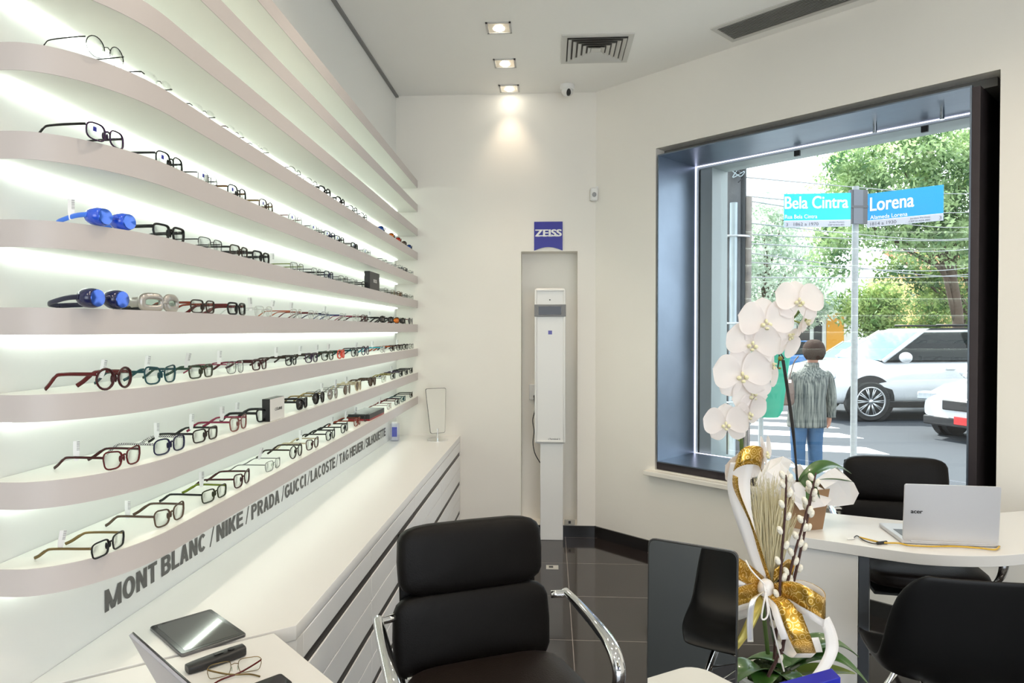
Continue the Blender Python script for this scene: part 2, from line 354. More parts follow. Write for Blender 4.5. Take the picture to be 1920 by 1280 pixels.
# ------------------------------------------------------------ counter and drawer cabinets
XC = -.684; ZT = .748
e2 = PZ(520, 1184, ZT); s1 = PZ(200, 1258, ZT)
dirs = (s1-PZ(556, 1172, ZT)); dirs.z = 0; dirs.normalize(); c1 = Vector((XC, 1.79, 0)); tt = (XL-c1.x)/dirs.x; c2 = c1+dirs*tt
MB().prism([(XL+.001, YB-.001), (XL+.001, c2.y), (c1.x, c1.y), (XC, YB-.001)][::-1], ZT-.04, ZT).build('worktop', M_lam, bevel=.0015)
tag(bpy.data.objects['worktop'], 'long white countertop running beneath the backlit shelves', 'countertop')
M_drw = mat('white drawer front', (.80, .79, .775), .28)
cabn = ['beside the tablet desk', 'second from the tablet desk', 'second from the back wall', 'against the back wall, under the small mirror']
ys = [1.84, 2.56, 3.395, 4.23, YB-.002]
for k in range(4):
    y0, y1 = ys[k], ys[k+1]
    cb = thing('drawer_cabinet', 'white drawer cabinet with dark grip slots, '+cabn[k], 'cabinet', (0, y0, 0), group='drawer cabinets under the countertop')
    L = y1-y0
    MB().b2((XL+.002, .002, 0), (XC-.006, L-.002, ZT-.041)).build('body', M_dark, cb)
    rows = [(.634, .704), (.510, .602), (.412, .507), (.288, .380), (.190, .285), (.06, .160)]
    for a, c in rows:
        MB().b2((XC-.0055, .002, a), (XC, L-.002, c)).build('drawer', M_drw, cb, bevel=.002)
    MB().b2((XC-.0055, .002, .0), (XC-.002, L-.002, .05)).build('plinth', M_dark, cb)

fc = bpy.data.objects['drawer_cabinet']
MB().prism([(XL+.002, 1.841-ys[0]), (XL+.002, c2.y+.004-ys[0]), (XC, c1.y+.004-ys[0]), (XC, 1.841-ys[0])], 0, ZT-.041).build('end_panel', M_lam, fc)

# ------------------------------------------------------------ ceiling fittings
M_bulb = mat('lamp glow', (1, 1, 1), .5, emit=(1, .93, .8), estr=30)
M_refl = mat('lamp reflector', (.75, .7, .6), .25, .7)
def downlight(x, y, label, power=14, cone=160, warm=(1, .86, .68)):
    t = thing('ceiling_downlight', label, 'downlight', (x, y, ZC), group='recessed square downlights')
    a = .073; w_ = .012
    f = MB()
    for q in [((-a, -a, -.006), (a, -a+w_, 0)), ((-a, a-w_, -.006), (a, a, 0)), ((-a, -a, -.006), (-a+w_, a, 0)), ((a-w_, -a, -.006), (a, a, 0))]: f.b2(*q)
    f.build('trim_frame', mat('lamp trim', (.55, .54, .52), .5), t)
    i = a-w_
    MB().b2((-i, -i, -.0035), (i, i, -.0005)).build('reflector', M_refl, t)
    MB().lathe([(.004, 0), (.024, 0), (.034, .006), (.034, .0075)], 20, (0, .008, -.011)).build('bulb', M_bulb, t, smooth='auto')
    ld = bpy.data.lights.new('spot', 'SPOT'); ld.energy = power; ld.color = warm; ld.spot_size = math.radians(cone); ld.spot_blend = .9; ld.shadow_soft_size = .04
    lo = bpy.data.objects.new('lamp', ld); C.objects.link(lo); lo.parent = t; lo.location = (0, 0, -.03)
    return t
downlight(-.305, 4.00, 'square recessed ceiling downlight, largest and farthest from the back wall', 22, 80, (1, .8, .6))
downlight(-.305, 4.53, 'square recessed ceiling downlight, middle one of the row of three', 22, 80, (1, .8, .6))
downlight(-.305, 5.00, 'square recessed ceiling downlight closest to the back wall', 8, 80, (1, .8, .6))
for k, (x, y) in enumerate([(-.305, 2.6), (-.305, 1.3), (1.0, 2.5), (1.9, 2.3), (1.0, 1.0), (-.305, 0), (1.0, -.8), (2.4, .6)]):
    downlight(x, y, 'square recessed ceiling downlight over the shop floor', 27)
M_vent = mat('grille paint', (.62, .61, .58), .5)
t = thing('square_air_diffuser', 'square white ceiling air diffuser with nested louvres', 'air vent', (.28, 4.33, ZC))
f = MB(); MB().b2((-.185, -.185, -.001), (.185, .185, 0)).build('duct', mat('duct grey', (.09, .085, .08), .6), t)
a = .215; w_ = .032
for q in [((-a, -a, -.008), (a, -a+w_, 0)), ((-a, a-w_, -.008), (a, a, 0)), ((-a, -a+w_, -.008), (-a+w_, a-w_, 0)), ((a-w_, -a+w_, -.008), (a, a-w_, 0))]: f.b2(*q)
f.build('outer_frame', M_vent, t)
for k in range(5):
    r0 = .176-k*.031; r1 = r0-.021; z0 = -.016; z1 = -.004; f = MB()
    sq = lambda r, z: [(-r, -r, z), (r, -r, z), (r, r, z), (-r, r, z)]
    f.add(sq(r0, z0)+sq(r1, z1)+sq(r0, z0-.0015)+sq(r1, z1-.0015), [(i, (i+1) % 4, 4+(i+1) % 4, 4+i) for i in range(4)]+[(8+i, 12+i, 12+(i+1) % 4, 8+(i+1) % 4) for i in range(4)])
    f.build('louvre', M_vent, t)
MB().b2((-.03, -.03, -.012), (.03, .03, -.008)).build('centre_plate', M_vent, t)
g0 = PZ(1344, 52, ZC); g1_ = PZ(1378, 73, ZC); g2_ = PZ(1574, 12, ZC)
gang = math.atan2(U.y, U.x)
t = thing('linear_air_grille', 'long slatted ceiling air grille near the window wall', 'air vent', tuple((g1_+g0)/2), gang); t.location.z = ZC
gl, gw = 1.0, .20
f = MB(); f.b2((-.03, -gw/2-.03, -.006), (gl+.03, -gw/2, 0)); f.b2((-.03, gw/2, -.006), (gl+.03, gw/2+.03, 0)); f.b2((-.03, -gw/2, -.006), (0, gw/2, 0)); f.b2((gl, -gw/2, -.006), (gl+.03, gw/2, 0)); f.build('frame', M_vent, t)
MB().b2((0, -gw/2, -.001), (gl, gw/2, 0)).build('duct', mat('grille dark', (.12, .12, .115), .6), t)
for k in range(12):
    y = -gw/2+gw*(k+.5)/12; MB().box((gl/2, y, -.006), (gl, .010, .0022), Matrix.Rotation(math.radians(35), 3, 'X')).build('slat', mat('slat paint', (.42, .42, .40), .5), t)
t = thing('dome_camera', 'small white dome camera hanging from the ceiling', 'security camera', (.115, 4.96, ZC))
MB().lathe([(.002, 0), (.05, 0), (.052, -.012), (.05, -.032), (.046, -.034), (.001, -.034)][::-1], 28).build('housing', M_white, t, smooth='auto')
MB().ell((0, 0, -.04), (.044, .044, .042), 20, 12).build('dome', mat('dome white', (.75, .75, .73), .25), t, smooth=True)
MB().ell((.008, -.014, -.052), (.022, .032, .03), 16, 10).build('lens', M_blk, t, smooth=True)
sp = RW(-.012, -.0); t = thing('motion_sensor', 'small white motion sensor in the corner beside the window', 'sensor', (.318, YB-.002, 2.55))
MB().box((0, -.02, 0), (.055, .035, .10)).build('housing', M_white, t, bevel=.012, seg=3)
MB().ell((0, -.042, -.005), (.016, .01, .018), 14, 8).build('lens', mat('sensor lens', (.35, .36, .37), .2), t, smooth=True)
MB().box((.02, -.005, .045), (.02, .02, .03)).build('mount', M_white, t)

# ------------------------------------------------------------ back wall: sign, terminal, sockets, mirror, card holder
M_zb = mat('sign blue', (.012, .012, .30), .3)
t = thing('square_wall_sign', 'square dark blue logo sign with white capitals above the niche', 'sign', (-.020, YB, 2.14))
pts = [(-.106, .215), (-.106, 0)]+[(-.106+.212*(i+1)/13, .026*math.sin(PI*(i+1)/13)) for i in range(12)]+[(.106, 0), (.106, .215)]
MS = frame((0, -.001, 0), (1, 0, 0), (0, 0, 1))
MB().prism_m(pts, 0, .006, MS).build('plate', M_zb, t)
zl = MS @ Matrix.Translation((0, 0, .007)); M_wt = mat('sign white', (.85, .85, .85), .5)
f = text_mb('ZEISS', .192, .05, zl @ Matrix.Translation((-.096, .106, 0)), bold=.045)
f.build('lettering', M_wt, t)
f = MB()
for x in (-.093, -.040, .0, .052):                                      # the slab serifs of the lettering
    f.prism_m([(x, .104), (x+.03, .104), (x+.03, .110), (x, .110)], .0003, .0006, zl)
f.build('serif_bars', M_wt, t)
t = thing('vision_terminal', 'tall white measuring terminal on a pillar in the wall niche', 'terminal', (-.006, YB-.075, 0))
MB().b2((-.072, -.03, 0), (.096, .06, .72)).build('column', M_white, t, bevel=.004)
f = MB().b2((-.114, -.05, .712), (.114, .02, 1.853)).build('housing', M_white, t, bevel=.022, seg=4)
f = MB()
f.b2((-.112, -.060, .725), (-.098, -.045, 1.843)); f.b2((.098, -.060, .725), (.112, -.045, 1.843)); f.b2((-.098, -.060, 1.83), (.098, -.045, 1.843)); f.b2((-.098, -.060, .725), (.098, -.045, .738))
f.build('rim', M_white, t, bevel=.004)
MB().b2((-.115, -.063, 1.645), (.115, -.045, 1.733)).build('display_band', mat('grey band', (.20, .20, .20), .4), t, bevel=.002)
MB().b2((-.084, -.066, 1.66), (.080, -.06, 1.718)).build('display', mat('black display', (.004, .004, .006), .08), t)
MB().ell((-.002, -.05, 1.767), (.005, .004, .005), 10, 6).build('camera_dot', M_blk, t, smooth=True)
MB().b2((-.014, -.0515, 1.515), (.014, -.05, 1.543)).build('logo_square', mat('logo blue', (.12, .12, .42), .4), t)
text_mb('i.Terminal 2', .085, .011, frame((-.012, -.052, .745), (1, 0, 0), (0, 0, 1)), bold=.02).build('model_text', M_blk, t)
MB().tube(smoothpath([(-.118, 0, 1.04), (-.112, -.01, .96), (-.128, 0, .88), (-.118, -.01, .80), (-.126, 0, .72), (-.118, -.01, .66), (-.105, -.005, .62), (-.085, .02, .58), (-.073, .02, .56)], 6), .0035, 8).build('power_cord', M_blk, t, smooth=True)
t = thing('wall_socket', 'white wall socket in the niche behind the terminal', 'socket', (-.138, YB+ND, 1.07))
MB().b2((-.03, -.02, -.06), (.03, 0, .06)).build('plate', M_white, t, bevel=.004)
MB().tube([(.012, -.02, -.03), (.012, -.05, -.03), (.016, -.06, -.05)], .008, 10).build('plug', M_blk, t, smooth=True)
t = thing('low_socket', 'beige socket plate at the foot of the niche', 'socket', (.150, YB, .105))
MB().b2((-.048, -.006, -.02), (.03, 0, .022)).build('plate', mat('beige plate', (.42, .40, .35), .5), t, bevel=.003)
MB().b2((-.018, -.008, -.008), (.0, -.004, .012)).build('outlet', M_blk, t)
t = thing('floor_socket', 'small steel floor socket set in the dark tiles', 'socket', (.0, 4.43, 0))
MB().b2((-.03, -.035, 0), (.05, .035, .004)).build('plate', mat('beige metal', (.55, .53, .48), .35, .3), t)
MB().b2((-.012, -.012, .004), (.016, .012, .007)).build('cap', M_blk, t)

def table_mirror(loc, rz, label, w0=.074, w1=.062, h0=.055, h1=.375, lean=.12, skew=.04):
    t = thing('table_mirror', label, 'mirror', loc, rz, 'small tabletop mirrors on round feet')
    MB().lathe([(.001, 0), (.075, 0), (.075, .004), (.03, .009), (.001, .010)], 32).build('foot', M_chrome, t, smooth='auto')
    MB().tube([(0, 0, .008), (0, 0, h0+.03)], .007, 12).build('post', M_chrome, t, smooth='auto')
    n0 = []                                                             # outline with rounded corners, wider at the top
    cs = [(-w1, h0), (w1, h0), (w0, h1), (-w0, h1-.0)]
    for i, (x, z) in enumerate(cs):
        p = Vector((x, z)); a = Vector(cs[i-1])-p; c = Vector(cs[(i+1) % 4])-p; a.normalize(); c.normalize(); r = .014
        for k in range(5):
            q = k/4; n0.append(tuple(p+a*r*(1-q)**2+c*r*q*q))
    M = frame((0, -.012, 0), (1, 0, 0), (0, lean, 1))
    n1 = [(x*1.035, (z-.2)*1.018+.2) for x, z in n0]
    MB().prism_m([(x, z) for x, z in n1], -.006, 0, M).build('frame', mat('dark mirror frame', (.08, .08, .08), .3, .6), t, bevel=.001)
    MB().prism_m([(x, z) for x, z in n0], 0, .0008, M).build('mirror_glass', M_mirror, t)
    return t
table_mirror((-.82, 4.90, ZT), .55, 'small chrome-footed table mirror at the far end of the countertop', .078, .055)
t = thing('card_holder', 'clear acrylic card holder with blue cards at the far end of the lettering', 'card holder', (-1.125, 4.86, ZT))
M_acr = glassmat('clear acrylic', (.90, .92, 1), .12)
MB().b2((-.03, -.025, 0), (.03, .025, .125)).build('case', M_acr, t, bevel=.004)
MB().b2((-.02, -.006, .003), (.02, .012, .135)).build('cards', M_white, t)
MB().b2((-.018, -.0085, .03), (.018, -.0065, .10)).build('blue_print', mat('print blue', (.10, .12, .5), .4), t)

# ------------------------------------------------------------ eyeglasses
def outline(cy, b, shape, a=.024, n=22):
    pts = []
    for k in range(n):
        th = 2*PI*k/n; c, s_ = math.cos(th), math.sin(th)
        e = {'rect': 4.2, 'oval': 3.0, 'round': 2.0, 'cat': 3.0, 'avi': 2.3, 'wrap': 2.6}[shape]
        y = math.copysign(abs(c)**(2/e), c)*a; z = math.copysign(abs(s_)**(2/e), s_)*b
        out = y*(1 if cy > 0 else -1)
        if shape == 'cat' and z > 0: z += max(0, out)*.22
        if shape in ('avi', 'cat', 'rect') and z < 0: y *= .92+.0*z
        if shape == 'avi' and z < 0: y *= .9
        if shape == 'wrap': z *= 1-.25*max(0, out)/a; 
        pts.append((y+cy, z+b))
    return pts
DIM = {'rect': (.0165, .0248), 'oval': (.018, .0245), 'round': (.0225, .0230), 'cat': (.019, .0250), 'avi': (.022, .0250), 'wrap': (.019, .0275)}
PROTO = {}
def proto(shape, r, style):
    key = (shape, r, style)
    if key in PROTO: return PROTO[key]
    b, a = DIM[shape]; r_ = r; cyo = a+.0078; parts = []
    bow = lambda y: -(y/.06)**2*(.006 if shape != 'wrap' else .018)
    f = MB()
    for sgn in (-1, 1):
        o = outline(sgn*cyo, b, shape, a)
        P = [(bow(y), y, z+r_) for y, z in o]
        if style == 'full': f.tube(P, r_, 6, closed=True, flat=.8)
        elif style == 'brow':
            f.tube([p for p in P if p[2] > b+r_-.001], r_*1.1, 6); f.tube(P, .0007, 4, closed=True)
        
        L = MB(); q = [(bow(y)-.0004, y, z+r_) for y, z in o]; n_ = len(q)
        L.add(q+[(x+.0012, y, z) for x, y, z in q], [tuple(range(n_))[::-1], tuple(range(n_, 2*n_))]+[(i, (i+1) % n_, n_+(i+1) % n_, n_+i) for i in range(n_)])
        parts.append(('lens', L.mesh('lens'), 'lens'))
        hy = sgn*(cyo+a+.0015); hz = b*1.55+r_
        T = MB(); x0 = bow(hy)
        pth = smoothpath([(x0, hy, hz), (x0-.02, hy+sgn*.0015, hz), (-.088, hy+sgn*.001, hz*.97), (-.105, hy-sgn*.001, hz*.80), (-.124, hy-sgn*.006, hz*.35), (-.137, hy-sgn*.010, .0035)], 4)
        rr = max(.0017, r_*1.25) if style == 'full' else .0016
        if shape == 'wrap': rr = .0035
        if style == 'rimless': T.tube([(bow(sgn*(cyo+a*.7)), sgn*(cyo+a*.7), b*1.5), (x0, hy, hz)], .0012, 5)
        n_ = len(pth); R_ = [rr*(1.0 if i/n_ < .6 else 1.25) for i in range(n_)]
        T.tube(pth, R_, 6, flat=.5, ref=(0, 0, 1)); parts.append(('temple', T.mesh('temple'), 'temple'))
        Nn = MB(); Nn.ell((-.006, sgn*.0065, b*.95+r_), (.003, .0012+r_*.5, .0045+r_*1.4), 6, 5); parts.append(('nose_pad', Nn.mesh('nose_pad'), 'pad'))
    f.tube([(bow(0), -.0082, b*1.35+r_), (bow(0)+.0012, 0, b*1.48+r_), (bow(0), .0082, b*1.35+r_)], max(.0009, r_*.95), 6)
    parts.append(('front_frame', f.mesh('front_frame'), 'rim'))
    for _, me, _k in parts:
        me.polygons.foreach_set('use_smooth', [True]*len(me.polygons)); me.materials.append(M_blk)
    PROTO[key] = parts; return parts
TAG = MB(); TAG.prism_m([(-.004, -.004), (.004, -.004), (.0065, .014), (.0065, .040), (-.0065, .040), (-.0065, .014)], -.0005, .0005, frame((0, 0, 0), (.85, .5, 0), (0, 0, 1)))
TAG = TAG.mesh('price_tag'); 
M_tag = mat('price tag', (.85, .85, .85), .5)
n, l, b = nodes_of(M_tag); tc = n.new('ShaderNodeTexCoord'); sp_ = n.new('ShaderNodeSeparateXYZ'); l.new(tc.outputs['Object'], sp_.inputs[0])
wv = n.new('ShaderNodeTexNoise'); wv.noise_dimensions = '1D'; wv.inputs['Scale'].default_value = 900; l.new(sp_.outputs[2], wv.inputs['W'])
gt = n.new('ShaderNodeMath'); gt.operation = 'GREATER_THAN'; gt.inputs[1].default_value = .53; l.new(wv.outputs['Fac'], gt.inputs[0])
g3 = n.new('ShaderNodeMath'); g3.operation = 'GREATER_THAN'; g3.inputs[1].default_value = .018; l.new(sp_.outputs[2], g3.inputs[0])
g4 = n.new('ShaderNodeMath'); g4.operation = 'GREATER_THAN'; g4.inputs[1].default_value = 0; l.new(sp_.outputs[1], g4.inputs[0])
p1 = n.new('ShaderNodeMath'); p1.operation = 'MULTIPLY'; l.new(gt.outputs[0], p1.inputs[0]); l.new(g3.outputs[0], p1.inputs[1])
p2 = n.new('ShaderNodeMath'); p2.operation = 'MULTIPLY'; l.new(p1.outputs[0], p2.inputs[0]); l.new(g4.outputs[0], p2.inputs[1])
mm = n.new('ShaderNodeMix'); mm.data_type = 'RGBA'; mm.inputs['A'].default_value = (.85, .85, .85, 1); mm.inputs['B'].default_value = (.05, .05, .05, 1)
l.new(p2.outputs[0], mm.inputs['Factor']); l.new(mm.outputs['Result'], b.inputs['Base Color']); TAG.materials.append(M_tag)
COL = {'black': (.006, .006, .007), 'purple': (.07, .02, .10), 'brown': (.05, .022, .012), 'tortoise': (.10, .045, .015), 'amber': (.25, .10, .02), 'grey': (.12, .12, .13), 'silver': (.45, .45, .44), 'gold': (.5, .36, .16),
       'red': (.22, .008, .012), 'darkred': (.10, .008, .010), 'rose': (.45, .16, .14), 'navy': (.01, .012, .09), 'blue': (.03, .10, .35), 'teal': (.01, .12, .15), 'green': (.02, .10, .05), 'lime': (.33, .45, .02), 'orange': (.75, .14, .02),
       'coral': (.85, .10, .06), 'pink': (.50, .04, .12), 'white': (.75, .75, .75), 'turquoise': (.02, .40, .50), 'taupe': (.20, .12, .075), 'cream': (.6, .52, .36), 'yellow': (.55, .45, .12), 'orangered': (.45, .06, .02), 'checker': (.2, .2, .22), 'clear': (.6, .6, .58), 'olive': (.05, .06, .02)}
def rimmat(c):
    if c == 'checker':
        m = mat('frame checker', (.2, .2, .2), .3)
        n, l, b = nodes_of(m)
        if not any(x.type == 'TEX_CHECKER' for x in n):
            k = n.new('ShaderNodeTexChecker'); k.inputs['Scale'].default_value = 350; k.inputs[1].default_value = (.01, .01, .01, 1); k.inputs[2].default_value = (.7, .7, .7, 1)
            tc = n.new('ShaderNodeTexCoord'); l.new(tc.outputs['Object'], k.inputs[0]); l.new(k.outputs[0], b.inputs['Base Color'])
        return m
    metal = 1. if c in ('silver', 'gold', 'grey') else 0.
    if c == 'tortoise':
        m = mat('frame tortoise', (.05, .022, .008), .25, var=.9, vscale=90); return m
    return mat('frame '+c, tuple(v*(.42 if c not in ('white', 'clear', 'coral', 'cream', 'turquoise') else .8) for v in COL[c]), .25 if not metal else .3, metal, spec=.35)
LENS = {'clear': glassmat('clear lens', (.98, .99, .985), .03), 'dark': mat('dark lens', (.03, .028, .025), .05), 'brownlens': mat('brown lens', (.12, .085, .06), .1, .2),
        'bluelens': mat('blue mirror lens', (.03, .14, .65), .12, .6), 'orangelens': mat('orange mirror lens', (.9, .25, .03), .12, .5), 'redlens': mat('red mirror lens', (.75, .05, .02), .12, .5), 'silverlens': mat('silver mirror lens', (.4, .38, .36), .15, .8), 'greylens': mat('grey lens', (.07, .07, .075), .1)}
M_pad = glassmat('nose pad', (.8, .85, .8), .1)
ORD = ['first', 'second', 'third', 'fourth', 'fifth', 'sixth', 'seventh', 'eighth', 'ninth', 'tenth', 'eleventh', 'twelfth', 'thirteenth', 'fourteenth', 'fifteenth', 'sixteenth', 'seventeenth']
SH = {3: 'highest stocked shelf', 4: 'second-highest stocked shelf', 5: 'bright-blue goggles shelf', 6: 'eye-level shelf', 7: 'third-lowest shelf', 8: 'second-lowest shelf', 9: 'lowest shelf'}
def glasses(px, shelf, shape, r, style, rim, tem, lens, tagged, look, idx, count, yaw=None, sc=1.):
    z = ZS[shelf]
    y = -1.0/XY(px)
    for _ in range(5): x = XF(y)-(.026 if y > 1.6 else .036); y = x/XY(px)
    yw = (random.uniform(-.10, .06) if yaw is None else yaw)
    kind = 'sunglasses' if lens != 'clear' else 'eyeglasses'
    o = thing(kind, f'{look} {kind}, {ORD[idx]} of {count} pairs from the left, {SH[shelf]}', 'glasses', (x, y, z+.0004), yw, f'glasses on the {SH[shelf]}')
    o.scale = (sc,)*3
    for nme, me, k in proto(shape, r, style):
        q = bpy.data.objects.new(nme, me); C.objects.link(q); q.parent = o
        q.material_slots[0].link = 'OBJECT'
        q.material_slots[0].material = {'lens': LENS[lens], 'temple': rimmat(tem), 'pad': rimmat(rim) if r > .0015 else M_pad, 'rim': rimmat(rim)}[k]
    if tagged:
        q = bpy.data.objects.new('price_tag', TAG); C.objects.link(q); q.parent = o
        q.location = (-.078, -.052 if tagged == 1 else .052, .026); q.rotation_euler = (random.uniform(-.1, .1), random.uniform(-.1, .25), random.uniform(-.5, .5))
    return o
T_, M_, K_ = .0010, .0023, .0033                                        # thin, medium, thick rims
NUMW = {14: 'fourteen', 15: 'fifteen', 16: 'sixteen', 12: 'twelve', 13: 'thirteen', 11: 'eleven', 10: 'ten', 17: 'seventeen'}
